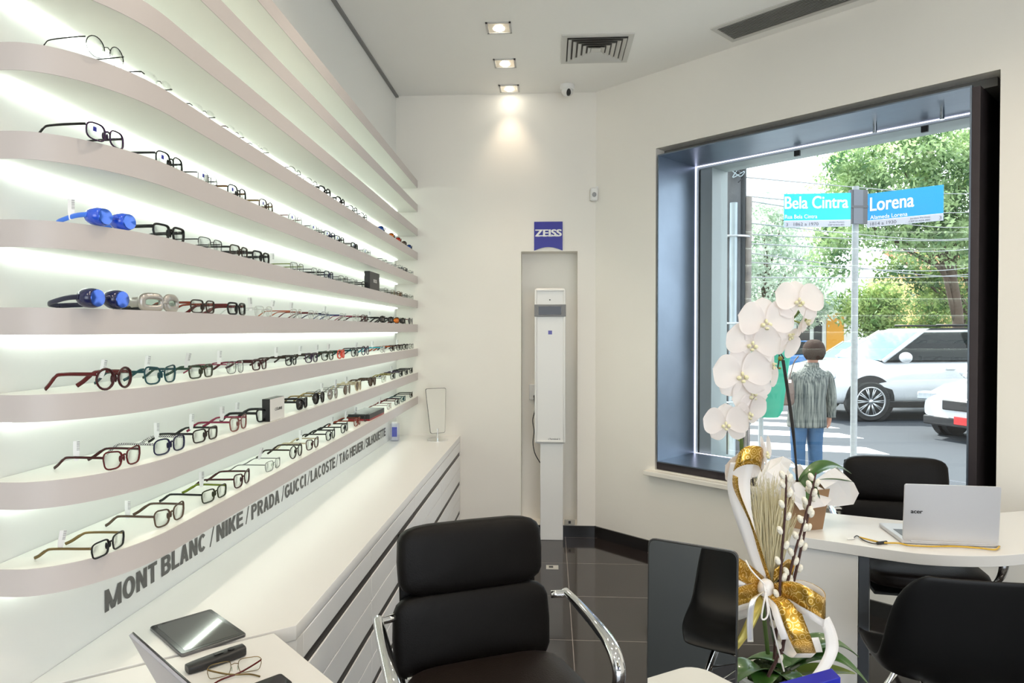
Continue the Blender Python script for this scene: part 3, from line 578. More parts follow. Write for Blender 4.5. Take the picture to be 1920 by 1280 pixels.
ROWS = {
3: [(206, 'round', T_, 'brow', 'black', 'black', 'clear', 0, 'thin rimless round'), (303, 'oval', T_, 'rimless', 'grey', 'black', 'clear', 0, 'fine grey rimless'), (387, 'oval', T_, 'rimless', 'grey', 'grey', 'clear', 0, 'pale grey rimless'), (447, 'oval', T_, 'rimless', 'darkred', 'darkred', 'clear', 0, 'dark red rimless'), (492, 'oval', T_, 'rimless', 'grey', 'black', 'clear', 0, 'rimless black-tipped'),
    (557, 'oval', T_, 'full', 'black', 'darkred', 'clear', 0, 'black oval red-templed'), (588, 'oval', T_, 'full', 'black', 'black', 'clear', 0, 'thin black oval'), (612, 'oval', K_, 'full', 'black', 'black', 'clear', 0, 'thick black oval'), (641, 'oval', K_, 'full', 'black', 'grey', 'clear', 0, 'bold black'), (664, 'oval', M_, 'full', 'black', 'black', 'clear', 0, 'black'), (684, 'oval', M_, 'full', 'black', 'black', 'clear', 0, 'small black'),
    (721, 'wrap', M_, 'full', 'black', 'black', 'bluelens', 0, 'blue mirrored'), (740, 'wrap', M_, 'full', 'black', 'black', 'orangelens', 0, 'orange mirrored'), (752, 'wrap', M_, 'full', 'red', 'red', 'redlens', 0, 'red mirrored'), (762, 'wrap', M_, 'full', 'brown', 'brown', 'brownlens', 0, 'brown'), (772, 'wrap', M_, 'full', 'black', 'black', 'bluelens', 0, 'blue mirrored')],
4: [(205, 'oval', M_, 'full', 'purple', 'black', 'clear', 0, 'dark purple'), (324, 'oval', M_, 'full', 'black', 'grey', 'clear', 0, 'black oval'), (395, 'oval', T_, 'full', 'black', 'black', 'clear', 0, 'thin black'), (449, 'oval', M_, 'full', 'black', 'amber', 'clear', 1, 'black and amber'), (503, 'oval', M_, 'full', 'tortoise', 'gold', 'clear', 0, 'tortoiseshell'), (557, 'oval', T_, 'brow', 'black', 'rose', 'clear', 0, 'rose-templed half-rim'), (596, 'rect', T_, 'full', 'grey', 'grey', 'clear', 0, 'thin grey'), (621, 'rect', M_, 'full', 'navy', 'black', 'clear', 0, 'navy rectangular'),
    (639, 'rect', M_, 'full', 'black', 'black', 'clear', 0, 'black rectangular'), (667, 'rect', K_, 'full', 'black', 'silver', 'clear', 0, 'bold black silver-templed'), (690, 'rect', T_, 'brow', 'black', 'black', 'clear', 0, 'thin black half-rim'), (723, 'rect', T_, 'rimless', 'grey', 'black', 'clear', 0, 'small rimless'), (741, 'oval', T_, 'rimless', 'grey', 'grey', 'clear', 0, 'grey rimless'), (753, 'oval', T_, 'full', 'grey', 'grey', 'clear', 0, 'thin grey oval'), (762, 'rect', M_, 'full', 'grey', 'grey', 'clear', 0, 'grey rectangular'), (772, 'rect', T_, 'full', 'grey', 'blue', 'clear', 0, 'blue-templed')],
5: [(322, 'rect', K_, 'full', 'black', 'black', 'clear', 0, 'bold black rectangular'), (399, 'rect', T_, 'brow', 'black', 'black', 'clear', 0, 'black half-rim'), (452, 'rect', M_, 'full', 'brown', 'black', 'clear', 0, 'red-brown rectangular'), (493, 'rect', K_, 'full', 'black', 'black', 'clear', 0, 'thick black rectangular'), (560, 'rect', T_, 'full', 'grey', 'lime', 'clear', 1, 'lime-templed grey metal'), (596, 'rect', T_, 'full', 'grey', 'black', 'clear', 0, 'black-templed grey metal'), (619, 'rect', M_, 'full', 'navy', 'black', 'clear', 0, 'navy rectangular'),
    (646, 'rect', T_, 'full', 'black', 'black', 'clear', 0, 'thin black'), (666, 'rect', T_, 'full', 'silver', 'grey', 'clear', 0, 'thin silver'), (687, 'rect', M_, 'full', 'black', 'black', 'clear', 0, 'black rectangular'), (726, 'rect', T_, 'full', 'grey', 'grey', 'clear', 0, 'dark metal'), (739, 'rect', T_, 'full', 'gold', 'silver', 'clear', 0, 'gold metal'), (751, 'rect', M_, 'full', 'amber', 'black', 'clear', 0, 'amber'), (763, 'rect', T_, 'full', 'black', 'black', 'clear', 0, 'dark wire'), (772, 'rect', T_, 'full', 'grey', 'grey', 'clear', 0, 'grey metal')],
6: [(384, 'rect', M_, 'full', 'brown', 'orangered', 'clear', 0, 'dark brown orange-tipped'), (447, 'rect', K_, 'full', 'black', 'red', 'clear', 0, 'black red-templed'), (497, 'rect', T_, 'full', 'clear', 'white', 'clear', 2, 'pale clear'), (558, 'rect', T_, 'full', 'clear', 'orange', 'clear', 1, 'orange-templed clear'), (590, 'rect', T_, 'full', 'clear', 'red', 'clear', 1, 'red-templed clear'), (613, 'rect', T_, 'full', 'silver', 'navy', 'clear', 0, 'navy-templed silver'), (645, 'rect', T_, 'full', 'clear', 'blue', 'clear', 1, 'blue-templed clear'), (669, 'rect', T_, 'full', 'clear', 'pink', 'clear', 0, 'pink-templed clear'),
    (685, 'rect', M_, 'full', 'darkred', 'darkred', 'clear', 0, 'dark red'), (721, 'wrap', M_, 'full', 'black', 'black', 'dark', 1, 'large black wraparound'), (737, 'wrap', M_, 'full', 'black', 'black', 'dark', 0, 'black wraparound'), (749, 'wrap', M_, 'full', 'black', 'black', 'orangelens', 0, 'orange-lensed wraparound'), (759, 'wrap', M_, 'full', 'black', 'orangered', 'dark', 0, 'orange-templed black'), (771, 'avi', T_, 'full', 'grey', 'red', 'greylens', 0, 'grey red-templed')],
7: [(217, 'round', K_, 'full', 'darkred', 'red', 'clear', 2, 'round dark red'), (304, 'cat', M_, 'full', 'teal', 'teal', 'clear', 2, 'teal'), (380, 'rect', M_, 'full', 'olive', 'green', 'clear', 2, 'dark green rectangular'), (444, 'oval', T_, 'full', 'grey', 'pink', 'clear', 2, 'pink-templed wire'), (489, 'rect', M_, 'full', 'darkred', 'darkred', 'clear', 0, 'dark red rectangular'), (548, 'oval', M_, 'full', 'black', 'brown', 'clear', 2, 'brown-templed black'), (586, 'oval', M_, 'full', 'purple', 'brown', 'clear', 2, 'dark purple oval'), (616, 'oval', M_, 'full', 'olive', 'brown', 'clear', 2, 'olive and brown'),
    (641, 'oval', K_, 'full', 'coral', 'green', 'clear', 2, 'bright coral'), (667, 'oval', M_, 'full', 'black', 'teal', 'clear', 0, 'teal-templed black'), (686, 'round', M_, 'full', 'purple', 'grey', 'clear', 2, 'round purple'), (719, 'oval', M_, 'full', 'clear', 'turquoise', 'clear', 2, 'turquoise-templed clear'), (737, 'oval', M_, 'full', 'brown', 'orange', 'clear', 0, 'orange-templed brown'), (750, 'oval', M_, 'full', 'brown', 'darkred', 'clear', 0, 'dark red-brown'), (761, 'oval', M_, 'full', 'black', 'black', 'clear', 2, 'black oval'), (772, 'oval', T_, 'full', 'grey', 'brown', 'clear', 0, 'grey-brown wire')],
8: [(231, 'cat', M_, 'full', 'red', 'darkred', 'clear', 1, 'deep red'), (320, 'oval', M_, 'full', 'navy', 'checker', 'clear', 2, 'navy checker-templed'), (387, 'rect', M_, 'full', 'brown', 'black', 'clear', 2, 'black-brown rectangular'), (449, 'cat', M_, 'full', 'rose', 'pink', 'clear', 2, 'pink'), (500, 'cat', K_, 'full', 'black', 'black', 'clear', 1, 'black cat-eye'), (568, 'cat', K_, 'full', 'black', 'black', 'dark', 0, 'thick black'), (599, 'avi', M_, 'full', 'black', 'gold', 'dark', 0, 'black and gold'), (625, 'round', T_, 'full', 'silver', 'silver', 'silverlens', 2, 'round silver'), (652, 'round', T_, 'full', 'silver', 'silver', 'brownlens', 2, 'round brown-lensed'),
    (673, 'avi', K_, 'full', 'cream', 'cream', 'brownlens', 2, 'cream-framed'), (699, 'avi', K_, 'full', 'tortoise', 'tortoise', 'brownlens', 0, 'tortoiseshell'), (721, 'rect', T_, 'brow', 'gold', 'black', 'clear', 0, 'gold half-rim'), (738, 'oval', M_, 'full', 'black', 'yellow', 'clear', 0, 'yellow-templed black'), (753, 'oval', M_, 'full', 'black', 'purple', 'clear', 2, 'purple-templed black'), (763, 'oval', M_, 'full', 'black', 'black', 'clear', 0, 'black oval'), (772, 'oval', M_, 'full', 'black', 'black', 'clear', 0, 'plain black')],
9: [(204, 'rect', M_, 'full', 'black', 'gold', 'clear', 1, 'black gold-templed'), (319, 'cat', M_, 'full', 'taupe', 'taupe', 'clear', 1, 'taupe brown'), (403, 'rect', M_, 'full', 'olive', 'black', 'clear', 2, 'dark olive lime-lined'), (455, 'cat', M_, 'full', 'darkred', 'darkred', 'clear', 0, 'red-brown cat-eye'), (513, 'rect', T_, 'full', 'grey', 'silver', 'clear', 2, 'silver wire'), (556, 'round', M_, 'full', 'brown', 'brown', 'clear', 0, 'dark brown round'), (587, 'cat', M_, 'full', 'darkred', 'cream', 'clear', 2, 'dark red cream-templed'), (621, 'cat', M_, 'full', 'black', 'black', 'clear', 0, 'black oval'), (647, 'cat', M_, 'full', 'black', 'black', 'clear', 2, 'black cream-lined'),
    (671, 'oval', M_, 'full', 'orangered', 'orangered', 'clear', 2, 'orange-red'), (689, 'rect', M_, 'full', 'grey', 'black', 'clear', 2, 'grey and black'), (731, 'rect', T_, 'full', 'rose', 'rose', 'clear', 2, 'peach'), (746, 'oval', M_, 'full', 'black', 'red', 'clear', 0, 'black and red'), (757, 'rect', M_, 'full', 'teal', 'teal', 'clear', 0, 'teal'), (772, 'oval', M_, 'full', 'brown', 'black', 'clear', 0, 'dark brown oval')],
}
for sh_, rows in ROWS.items():
    for i, (px, shape, r, style, rim, tem, lens, tg, look) in enumerate(rows):
        yw = {(3, 0): -.12, (9, 0): .03}.get((sh_, i))
        o = glasses(px, sh_, shape, r, style, rim, tem, lens, tg, look, i, NUMW[len(rows)], yw, 1.05 if px > 300 else 1.0)
        if sh_ == 9 and i == 2:                                         # the lime lining shows on the far temple
            [c for c in o.children if c.name.startswith('temple')][1].material_slots[0].material = rimmat('lime')
        if sh_ == 4 and i < 11:                                         # little blue sticker on the left lens
            q = MB().box((.0012, -.040, .024), (.0006, .010, .010)).build('lens_sticker', M_zb, o)

# swim goggles and sports goggles
def goggles(name, label, px, shelf, cup, lensm, strapm, tagged=False, h=.030, sport=False, strapz=0):
    z = ZS[shelf]; y = -1/XY(px)
    for _ in range(5): x = XF(y)-(.015 if y > 1.6 else .03); y = x/XY(px)
    o = thing(name, label, 'goggles', (x, y, z+.0004), -.12)
    for sgn in (-1, 1):
        cy = sgn*.036; f = MB(); rows = []
        if sport:
            P_ = [(-.006-abs(yy-cy*.4)*.25, yy, zz*1.0+.006) for yy, zz in outline(cy, .0155, 'oval', .028, 24)]
            f.tube(P_, .0062, 8, closed=True, flat=1.5); f.tube(smoothpath([(P_[0][0] if sgn > 0 else P_[12][0], sgn*.063, .022), (-.045, sgn*.066, .020), (-.058, sgn*.064, .018)], 4), [.012]*5+[.008]*4, 10, flat=.4, ref=(0, 0, 1))
            f.build('side_shell', cup, o, smooth=True)
            L = MB(); n0 = len(P_); L.add([(x-.001, yy, zz) for x, yy, zz in P_]+[(x+.001, yy, zz) for x, yy, zz in P_], [tuple(range(n0))[::-1], tuple(range(n0, 2*n0))]); L.build('lens', lensm, o, smooth='auto'); continue
        for dx, k in [(-.030, .80), (-.022, .98), (-.008, 1.0), (0, .9), (.004, .70)]:
            rows.append([(dx-.012*(1 if sgn else 1)*(abs(math.cos(t_))*0), cy+math.cos(t_)*.029*k, h*.62+math.sin(t_)*h*.60*k) for t_ in [2*PI*i/20 for i in range(20)]])
        f.grid(rows, True); k0 = len(rows)-1; f.f.append(tuple(range(k0*20, k0*20+20)))
        f.build('eyecup', cup, o, smooth=True)
        L = MB(); L.lathe([(.001, 0), (.020, 0), (.019, .002), (.001, .003)], 20, M=Matrix.Rotation(PI/2, 3, 'Y')); L.v = [(a+.0035, b_+cy, c*.85*h/.032+h*.62) for a, b_, c in L.v]
        L.build('lens', lensm, o, smooth='auto')
    MB().tube([(-.004, -.010, h*.7), (0, 0, h*.75), (-.004, .010, h*.7)], .0035, 8).build('nose_bridge', cup, o, smooth=True)
    f = MB()
    for sgn in (-1, 1):
        f.tube(smoothpath([(-.018, sgn*.064, h*.65), (-.05, sgn*.062, h*.6), (-.10, sgn*.050, h*.35+strapz), (-.125, sgn*.028, .010+strapz), (-.128, 0, .008+strapz)], 5), .0055, 8, flat=.35, ref=(0, 0, 1))
    f.build('strap', strapm, o, smooth=True)
    if tagged:
        q = bpy.data.objects.new('price_tag', TAG); C.objects.link(q); q.parent = o; q.location = (-.06, -.060, .016)
    return o
M_gb = mat('blue goggle silicone', (.02, .10, .75), .12, coat=.8); M_gl = mat('blue goggle lens', (.03, .12, .55), .08, .3)
goggles('swim_goggles', 'bright blue swim goggles with price tag beside black frames', 220, 5, M_gb, M_gl, mat('blue strap', (.05, .2, .85), .35), True, .033)
goggles('swim_goggles', 'dark navy swim goggles with coiled strap on the eye-level shelf', 205, 6, mat('navy silicone', (.01, .014, .07), .2, coat=.5), mat('navy lens', (.03, .09, .40), .08, .5), mat('navy strap', (.008, .01, .04), .4), False, .036)
goggles('sports_goggles', 'silver sports goggles with black strap on the eye-level shelf', 312, 6, mat('silver shell', (.42, .40, .38), .3, .6), glassmat('goggle clear', (.80, .88, .84), .08), M_blk, False, .030, True)

# boxes standing on the shelves
def display_box(label, px, shelf, d, body, frontm, extra=None, dxy=0):
    z = ZS[shelf]; y = -1/XY(px)
    for _ in range(5): x = XF(y)-.005; y = x/XY(px)
    o = thing('display_box', label, 'box', (x-d[0]/2-.004, y, z+.0003))
    MB().b2((-d[0]/2, -d[1]/2, 0), (d[0]/2, d[1]/2, d[2])).build('block', body, o, bevel=.001)
    if frontm: MB().b2((d[0]/2, -d[1]/2+.001, .001), (d[0]/2+.0015, d[1]/2-.001, d[2]-.001)).build('face', frontm, o)
    return o
o = display_box('white-faced black display box with lettering on the second-lowest shelf', 521, 8, (.028, .125, .078), M_blk, mat('cream face', (.72, .70, .66), .45))
text_mb('CÉLINE', .065, .012, frame((.0157, -.025, .034), (0, 1, 0), (0, 0, 1)), bold=.02).build('lettering', M_blk, o)
o = display_box('black display box with pale lettering on the bright-blue goggles shelf', 704, 5, (.03, .21, .100), M_blk, mat('charcoal face', (.035, .035, .035), .5))
text_mb('BOSS', .07, .018, frame((.017, -.03, .042), (0, 1, 0), (0, 0, 1)), bold=.02).build('lettering', M_white, o)
o = display_box('low black and red display stand carrying glasses on the lowest shelf', 708, 9, (.12, .33, .034), mat('red block', (.30, .01, .015), .35), None)
MB().b2((-.0605, -.1655, .010), (.0605, .1655, .0365)).build('upper_block', M_blk, o, bevel=.001)

# ------------------------------------------------------------ left desk and what lies on it
A = PZ(515, 1185, ZT); de = Vector((.70, -.714, 0))
sd = dirs.copy()
wl = A+sd*((XL-A.x)/sd.x)
q1 = A+de*.70; q2 = Vector((XL, q1.y-.35, 0)); gapv = Vector((.004, -.004, 0))
dk = thing('left_desk', 'white desk in the near left corner carrying the tablet', 'desk', (0, 0, 0))
MB().prism([(wl.x+.001, wl.y-.005), (A.x, A.y-.004), (q1.x, q1.y), (q2.x+.001, q2.y)][::-1], ZT-.035, ZT).build('desktop', M_lam, dk, bevel=.0015)
a0 = A+Vector((-.12, -.12, 0)); a1 = a0+de*.5
MB().box(((a0.x+a1.x)/2, (a0.y+a1.y)/2, (ZT-.036)/2), (.5, .03, ZT-.036), Matrix.Rotation(math.atan2(de.y, de.x), 3, 'Z')).build('side_panel', M_lam, dk)
# tablet
Lc, Bc, Rc, Tc = PZ(280, 1180, ZT), PZ(340, 1233, ZT), PZ(462, 1194, ZT), PZ(397, 1146, ZT)
ctr = (Lc+Bc+Rc+Tc)/4; dx = (Bc-Lc).normalized(); lw = ((Bc-Lc).length+(Rc-Tc).length)/2; lh = ((Rc-Bc).length+(Tc-Lc).length)/2
t = thing('tablet', 'black tablet lying face up across the desk and countertop seam', 'tablet', tuple(ctr), math.atan2(dx.y, dx.x)); t.location.z = ZT+.0003
def rr(w_, h_, r, n=5):
    out = []
    for cx, cy, a0_ in [(w_/2-r, h_/2-r, 0), (-w_/2+r, h_/2-r, PI/2), (-w_/2+r, -h_/2+r, PI), (w_/2-r, -h_/2+r, 1.5*PI)]:
        out += [(cx+r*math.cos(a0_+PI/2*k/n), cy+r*math.sin(a0_+PI/2*k/n)) for k in range(n+1)]
    return out
MB().prism(rr(lw, lh, .008), 0, .0075).build('shell', mat('tablet grey', (.18, .18, .19), .3, .8), t, bevel=.001)
MB().prism(rr(lw-.004, lh-.004, .007), .0075, .0085).build('bezel', mat('tablet bezel', (.02, .02, .02), .12), t)
MB().prism(rr(lw-.028, lh-.026, .001), .0085, .0088).build('screen', mat('tablet screen', (.03, .03, .028), .04, spec=1.0), t)
# black handheld remote
a, c = PZ(350, 1262, ZT), PZ(458, 1226, ZT); v = c-a
t = thing('remote_control', 'chunky black handheld remote on the near desk', 'remote control', tuple((a+c)/2), math.atan2(v.y, v.x)); t.location.z = ZT+.0003
L = v.length
rows = []
for i in range(9):
    u_ = i/8; x = -L/2+L*u_; k = .80+.25*math.sin(PI*u_)**.5; hh = .023*(.8+.25*u_)
    rows.append([(x, math.copysign(abs(math.cos(q))**.55, math.cos(q))*.019*k, hh*.5+math.copysign(abs(math.sin(q))**.55, math.sin(q))*hh*.5) for q in [2*PI*j/16 for j in range(16)]])
f = MB().grid(rows, True); f.f += [tuple(range(16))[::-1], tuple(range(8*16, 9*16))]
f.build('body', M_blk, t, smooth='auto', bevel=.002)
MB().lathe([(.001, 0), (.008, 0), (.008, .0015), (.006, .002), (.001, .0012)], 18, (.035, 0, .0232)).build('button', M_blk, t, smooth='auto')
MB().box((.005, 0, .0235), (.02, .012, .001)).build('rocker', mat('rocker grey', (.03, .03, .03), .3), t)
# glasses lying on the desk
gp = PZ(440, 1264, ZT)
o = thing('eyeglasses', 'gold wire eyeglasses with red temples lying on the near desk', 'glasses', (gp.x, gp.y, ZT+.0003), math.radians(118))
for nme, me, k in proto('rect', T_, 'full'):
    if nme == 'temple': continue
    q = bpy.data.objects.new(nme, me); C.objects.link(q); q.parent = o; q.material_slots[0].link = 'OBJECT'
    q.material_slots[0].material = {'lens': LENS['clear'], 'pad': M_pad, 'rim': rimmat('gold')}[k]
for sgn in (-1, 1):
    MB().tube(smoothpath([(-.004, sgn*.058, .026), (-.008, sgn*.050, .022), (-.018, sgn*.01, .010), (-.022, -sgn*.03, .004), (-.040, -sgn*.052, .0025)], 4), .0022, 7, flat=.5, ref=(0, 0, 1)).build('temple', rimmat('red' if sgn < 0 else 'gold'), o, smooth=True)
pp = PZ(498, 1292, ZT)
t = thing('phone', 'black smartphone at the lower edge of the near desk', 'phone', (pp.x, pp.y, ZT+.0003), math.atan2(v.y, v.x))
MB().prism(rr(.10, .06, .008), 0, .008).build('body', M_blk, t, bevel=.001)
MB().prism(rr(.09, .053, .004), .008, .0085).build('screen', mat('phone screen', (.01, .01, .012), .06), t)
# slim screen seen from behind, lower left
t0 = PD(247, 1186, 1.27); t1 = PD(352, 1282, 1.09); t1.z = t0.z
b0 = PD(322, 1318, 1.40); b0.z = ZT+.03
wd = (t1-t0)*1.35; nrm = wd.cross(b0-t0).normalized()
t = thing('slim_monitor', 'slim silver-backed screen leaning back at the lower left corner', 'monitor', (b0.x, b0.y, ZT))
def quadslab(p, q, r_, s_, nn, a, c):
    f = MB(); f.add([x+nn*a for x in (p, q, r_, s_)]+[x+nn*c for x in (p, q, r_, s_)], [(0, 1, 2, 3), (7, 6, 5, 4)]+[(i, 4+i, 4+(i+1) % 4, (i+1) % 4) for i in range(4)]); return f
o_ = Vector((b0.x, b0.y, ZT)); p, q, r_, s_ = b0-o_, b0+wd-o_, t0+wd-o_, t0-o_
if nrm.x < 0: nrm = -nrm                                                # towards the chair side
quadslab(p, q, r_, s_, nrm, -.006, 0).build('housing', mat('silver lavender shell', (.42, .41, .47), .35, .4), t, bevel=.001)
ins = lambda x: x
quadslab(p, q, r_, s_, nrm, .0002, .003).build('screen', mat('bezel black', (.01, .01, .01), .15), t, bevel=.0005)
MB().b2((.02, -.02, 0), (.16, -.005, .006)).build('foot', M_alu, t)
f = MB().tube([(.06, -.012, .004), (.04+wd.x*.1, -.012+wd.y*.1, .035)], .006, 8).build('strut', M_alu, t)

# ------------------------------------------------------------ chairs
def cushion(w_, h_, d_, nx=8, nz=8, puff=.3):                           # pillow-like pad in the x-z plane, thickness along y
    f = MB(); rows = []
    e = 5
    for i in range(-6, 7):
        v_ = i/6; row = []
        for k in range(24):
            th = 2*PI*k/24; cx, sz = math.cos(th), math.sin(th)
            row.append((math.copysign(abs(cx)**(2/e), cx)*w_/2*(1-abs(v_)**4*.10), v_*d_/2, math.copysign(abs(sz)**(2/e), sz)*h_/2*(1-abs(v_)**4*.12)))
        rows.append(row)
    f.grid(rows, True)
    k0 = len(f.v)
    for yy, base in ((-d_/2*(1+puff), 0), (d_/2*(1+puff), 12*24)):
        c0 = len(f.v); f.v.append((0, yy, 0)); ring = []
        for k in range(24):
            x, y, z = f.v[base+k]; f.v.append((x*.75, yy*.97, z*.75)); ring.append(c0+1+k)
        for k in range(24):
            a_, b_ = base+k, base+(k+1) % 24; c_, d__ = ring[(k+1) % 24], ring[k]
            f.f.append((a_, b_, c_, d__) if yy > 0 else (b_, a_, d__, c_)); f.f.append((d__, c_, c0) if yy > 0 else (c_, d__, c0))
    return f
def executive_chair(loc, rz, label, scw=1.):
    """front of the chair looks along local -y"""
    t = thing('office_chair', label, 'chair', loc, rz, 'padded black leather office chairs')
    t.scale = (scw, 1, 1)
    R1 = Matrix.Rotation(math.radians(-7), 4, 'X')
    pb = Matrix.Translation((0, .21, .50)) @ R1
    c = cushion(.475, .262, .056, puff=.25); c.build('back_cushion', M_black_leather, t, smooth=True, M=pb @ Matrix.Translation((0, 0, .120)))
    c = cushion(.44, .212, .066, puff=.25); c.build('head_cushion', M_black_leather, t, smooth=True, M=pb @ Matrix.Translation((0, -.002, .345)))
    M = pb; f = MB().box((0, .030, .205), (.42, .012, .44)); f.build('back_shell', M_black_leather, t, bevel=.008, M=M)
    f = MB()
    MB().tube(smoothpath([(-.205, .18, .515), (-.10, .21, .515), (.1, .21, .515), (.205, .18, .515)], 4), .012, 8).build('rear_bar', M_chrome, t, smooth=True)
    c = cushion(.46, .44, .07, puff=.45); c.build('seat_cushion', M_seatleather, t, smooth=True, M=Matrix.Translation((0, -.045, .525)) @ Matrix.Rotation(PI/2, 4, 'X'))
    MB().box((0, -.03, .462), (.42, .40, .014)).build('seat_pan', M_blk, t, bevel=.006)
    for s_ in (-1, 1):
        p_ = smoothpath([(s_*.237, .20, .700), (s_*.292, .185, .700)], 3)
        MB().tube(p_, .012, 10).build('arm_pivot', M_chrome, t, smooth=True)
        q = smoothpath([(s_*.283, .20, .705), (s_*.288, .10, .690), (s_*.291, -.03, .668), (s_*.291, -.10, .645), (s_*.289, -.138, .600), (s_*.284, -.128, .54), (s_*.276, -.09, .49), (s_*.262, -.05, .462), (s_*.20, -.03, .455)], 5)
        MB().tube(q, [.013+.007*math.sin(PI*min(1, i/len(q)*1.4)) for i in range(len(q))], 14, flat=.75, ref=(1, 0, 0)).build('armrest', M_chrome, t, smooth=True)
    MB().lathe([(.03, .10), (.03, .25), (.018, .25), (.018, .43), (.06, .445), (.06, .456)], 20).build('gas_column', M_chrome, t, smooth='auto')
    for k in range(5):
        a_ = 2*PI*k/5+.3; d_ = Vector((math.cos(a_), math.sin(a_), 0))
        g = MB().tube([d_*.02+Vector((0, 0, .125)), d_*.17+Vector((0, 0, .095)), d_*.29+Vector((0, 0, .07))], [.022, .017, .012], 10, flat=.7).build('leg', M_chrome, t, smooth=True)
        w_ = MB(); Mx = Matrix.Rotation(a_, 3, 'Z') @ Matrix.Rotation(PI/2, 3, 'X')
        w_.lathe([(.001, -.012), (.025, -.012), (.028, 0), (.025, .012), (.001, .012)], 16, d_*.29+Vector((0, 0, .028)), Mx)
        w_.tube([d_*.29+Vector((0, 0, .066)), d_*.29+Vector((0, 0, .03))], .006, 8).build('caster', M_blk, t, smooth='auto')
    return t
bc = PD(890, 975, 2.13)
ch_dir = math.radians(24)
executive_chair((bc.x+.0+.09, bc.y-.225, 0), ch_dir, 'padded black leather office chair with chrome arms in front of the drawer cabinets', 1.06)
bc = PD(1662, 860, 3.22)
executive_chair((bc.x, bc.y-.24, 0), math.radians(-10), 'padded black leather office chair behind the curved white desk', 1.02)

def shell_chair(loc, rz, label):
    """moulded shell side chair, facing local -y"""
    t = thing('shell_chair', label, 'chair', loc, rz, 'moulded black shell chairs')
    prof = [(-.235, .435, .19, .030), (-.215, .455, .205, .02), (-.16, .452, .222, .035), (-.06, .437, .232, .055), (.05, .430, .236, .070), (.13, .450, .238, .075), (.175, .500, .238, .07), (.195, .57, .234, .060), (.208, .65, .228, .050), (.222, .73, .214, .038), (.232, .79, .185, .022), (.237, .82, .140, .008)]
    rows = []
    for i, (y, z, hw, cup) in enumerate(prof):
        a = Vector(prof[max(i-1, 0)][:2]); c = Vector(prof[min(i+1, len(prof)-1)][:2]); d_ = (c-a).normalized(); nn = Vector((-d_.y, d_.x))   # up / forward normal
        row = []
        for k in range(-8, 9):
            u_ = k/8; x = math.sin(u_*PI/2*.95)*hw; lift = cup*(abs(u_)**2.6)
            row.append((x, y+nn.x*lift, z+nn.y*lift))
        rows.append(row)
    MB().grid(rows).build('shell', mat('black shell plastic', (.004, .004, .0045), .42, spec=.3), t, smooth=True, solid=.007, sub=1)
    for sx_ in (-1, 1):
        for sy in (-1, 1):
            MB().tube([(sx_*.10, sy*.10, .425), (sx_*.235, sy*.225, 0)], .0075, 8).build('leg', M_chrome, t, smooth=True)
    f = MB()
    for a, c in [((-.17, -.165, .21), (.10, .10, .40)), ((.17, -.165, .21), (-.10, .10, .40)), ((-.17, .165, .21), (.10, -.10, .40)), ((.17, .165, .21), (-.10, -.10, .40))]: f.tube([a, c], .004, 6)
    f.tube([(-.10, -.10, .425), (.10, -.10, .425), (.10, .10, .425), (-.10, .10, .425)], .006, 6, closed=True)
    f.build('brace_wires', M_chrome, t, smooth=True)
    return t
sc_ = PD(1850, 1100, 2.03)
shell_chair((sc_.x-.01, sc_.y+.18, 0), math.radians(172), 'moulded black shell chair with its back to us at the curved white desk')

# ------------------------------------------------------------ right desk
dk = thing('curved_desk', 'white desk with a rounded corner below the window', 'desk', (0, 0, 0))
near = smoothpath([(.872, 2.715, 0), (1.04, 2.627, 0), (1.253, 2.514, 0), (1.361, 2.482, 0), (1.525, 2.478, 0), (1.68, 2.513, 0), (1.90, 2.60, 0), (2.15, 2.72, 0), (2.50, 2.90, 0)], 4)
far = [(2.44, 3.06, 0), (2.08, 3.115, 0), (1.93, 3.07, 0), (1.78, 2.98, 0), (1.62, 2.92, 0), (1.46, 2.925, 0), (1.178, 3.037, 0), (1.02, 3.09, 0)]
MB().prism([(p_[0], p_[1]) for p_ in near]+[(p_[0], p_[1]) for p_ in far], .71, .75).build('desktop', M_lam, dk, bevel=.0015)
a, c = PZ(1424, 1240, .13), Vector((0, 0, 0))
pa = Vector((.905, 2.735, 0)); pb_ = Vector((1.145, 2.60, 0)); vv = (pb_-pa)
mid = (pa+pb_)/2
MB().box((mid.x, mid.y, .355), (vv.length, .03, .71), Matrix.Rotation(math.atan2(vv.y, vv.x), 3, 'Z')).build('side_panel', M_lam, dk)
vn = vv.normalized(); pc = pb_+vn*.018
MB().box((pc.x+.004, pc.y+.004, .355), (.034, .036, .70), Matrix.Rotation(math.atan2(vv.y, vv.x), 3, 'Z')).build('steel_edge', mat('grey steel', (.20, .22, .25), .35, .9), dk)
pe_ = Vector((2.30, 2.86, 0)); MB().box((pe_.x, pe_.y, .355), (.03, .22, .71)).build('end_panel', M_lam, dk)
# laptop with its lid towards us
la = PZ(1691, 1018, .752); lb = PZ(1873, 1026, .752); lx = (lb-la); lw = lx.length
t = thing('laptop', 'open silver laptop seen from behind on the curved white desk', 'laptop', tuple((la+lb)/2), math.atan2(lx.y, lx.x)); t.location.z = .7505
M_lap = mat('laptop silver', (.62, .62, .64), .35, .35)
MB().b2((-lw/2, 0, .001), (lw/2, .225, .016)).build('base', M_lap, t, bevel=.003)
MB().b2((-lw/2+.02, .03, .0162), (lw/2-.02, .135, .0172)).build('keyboard', mat('key grey', (.10, .10, .11), .4), t)
Ml = Matrix.Translation((0, .004, .014)) @ Matrix.Rotation(math.radians(4), 4, 'X')
MB().prism_m(rr(lw-.004, .213, .008), 0, .006, Ml @ Matrix.Translation((0, 0, .1065)) @ Matrix.Rotation(PI/2, 4, 'X')).build('lid', M_lap, t, bevel=.001)
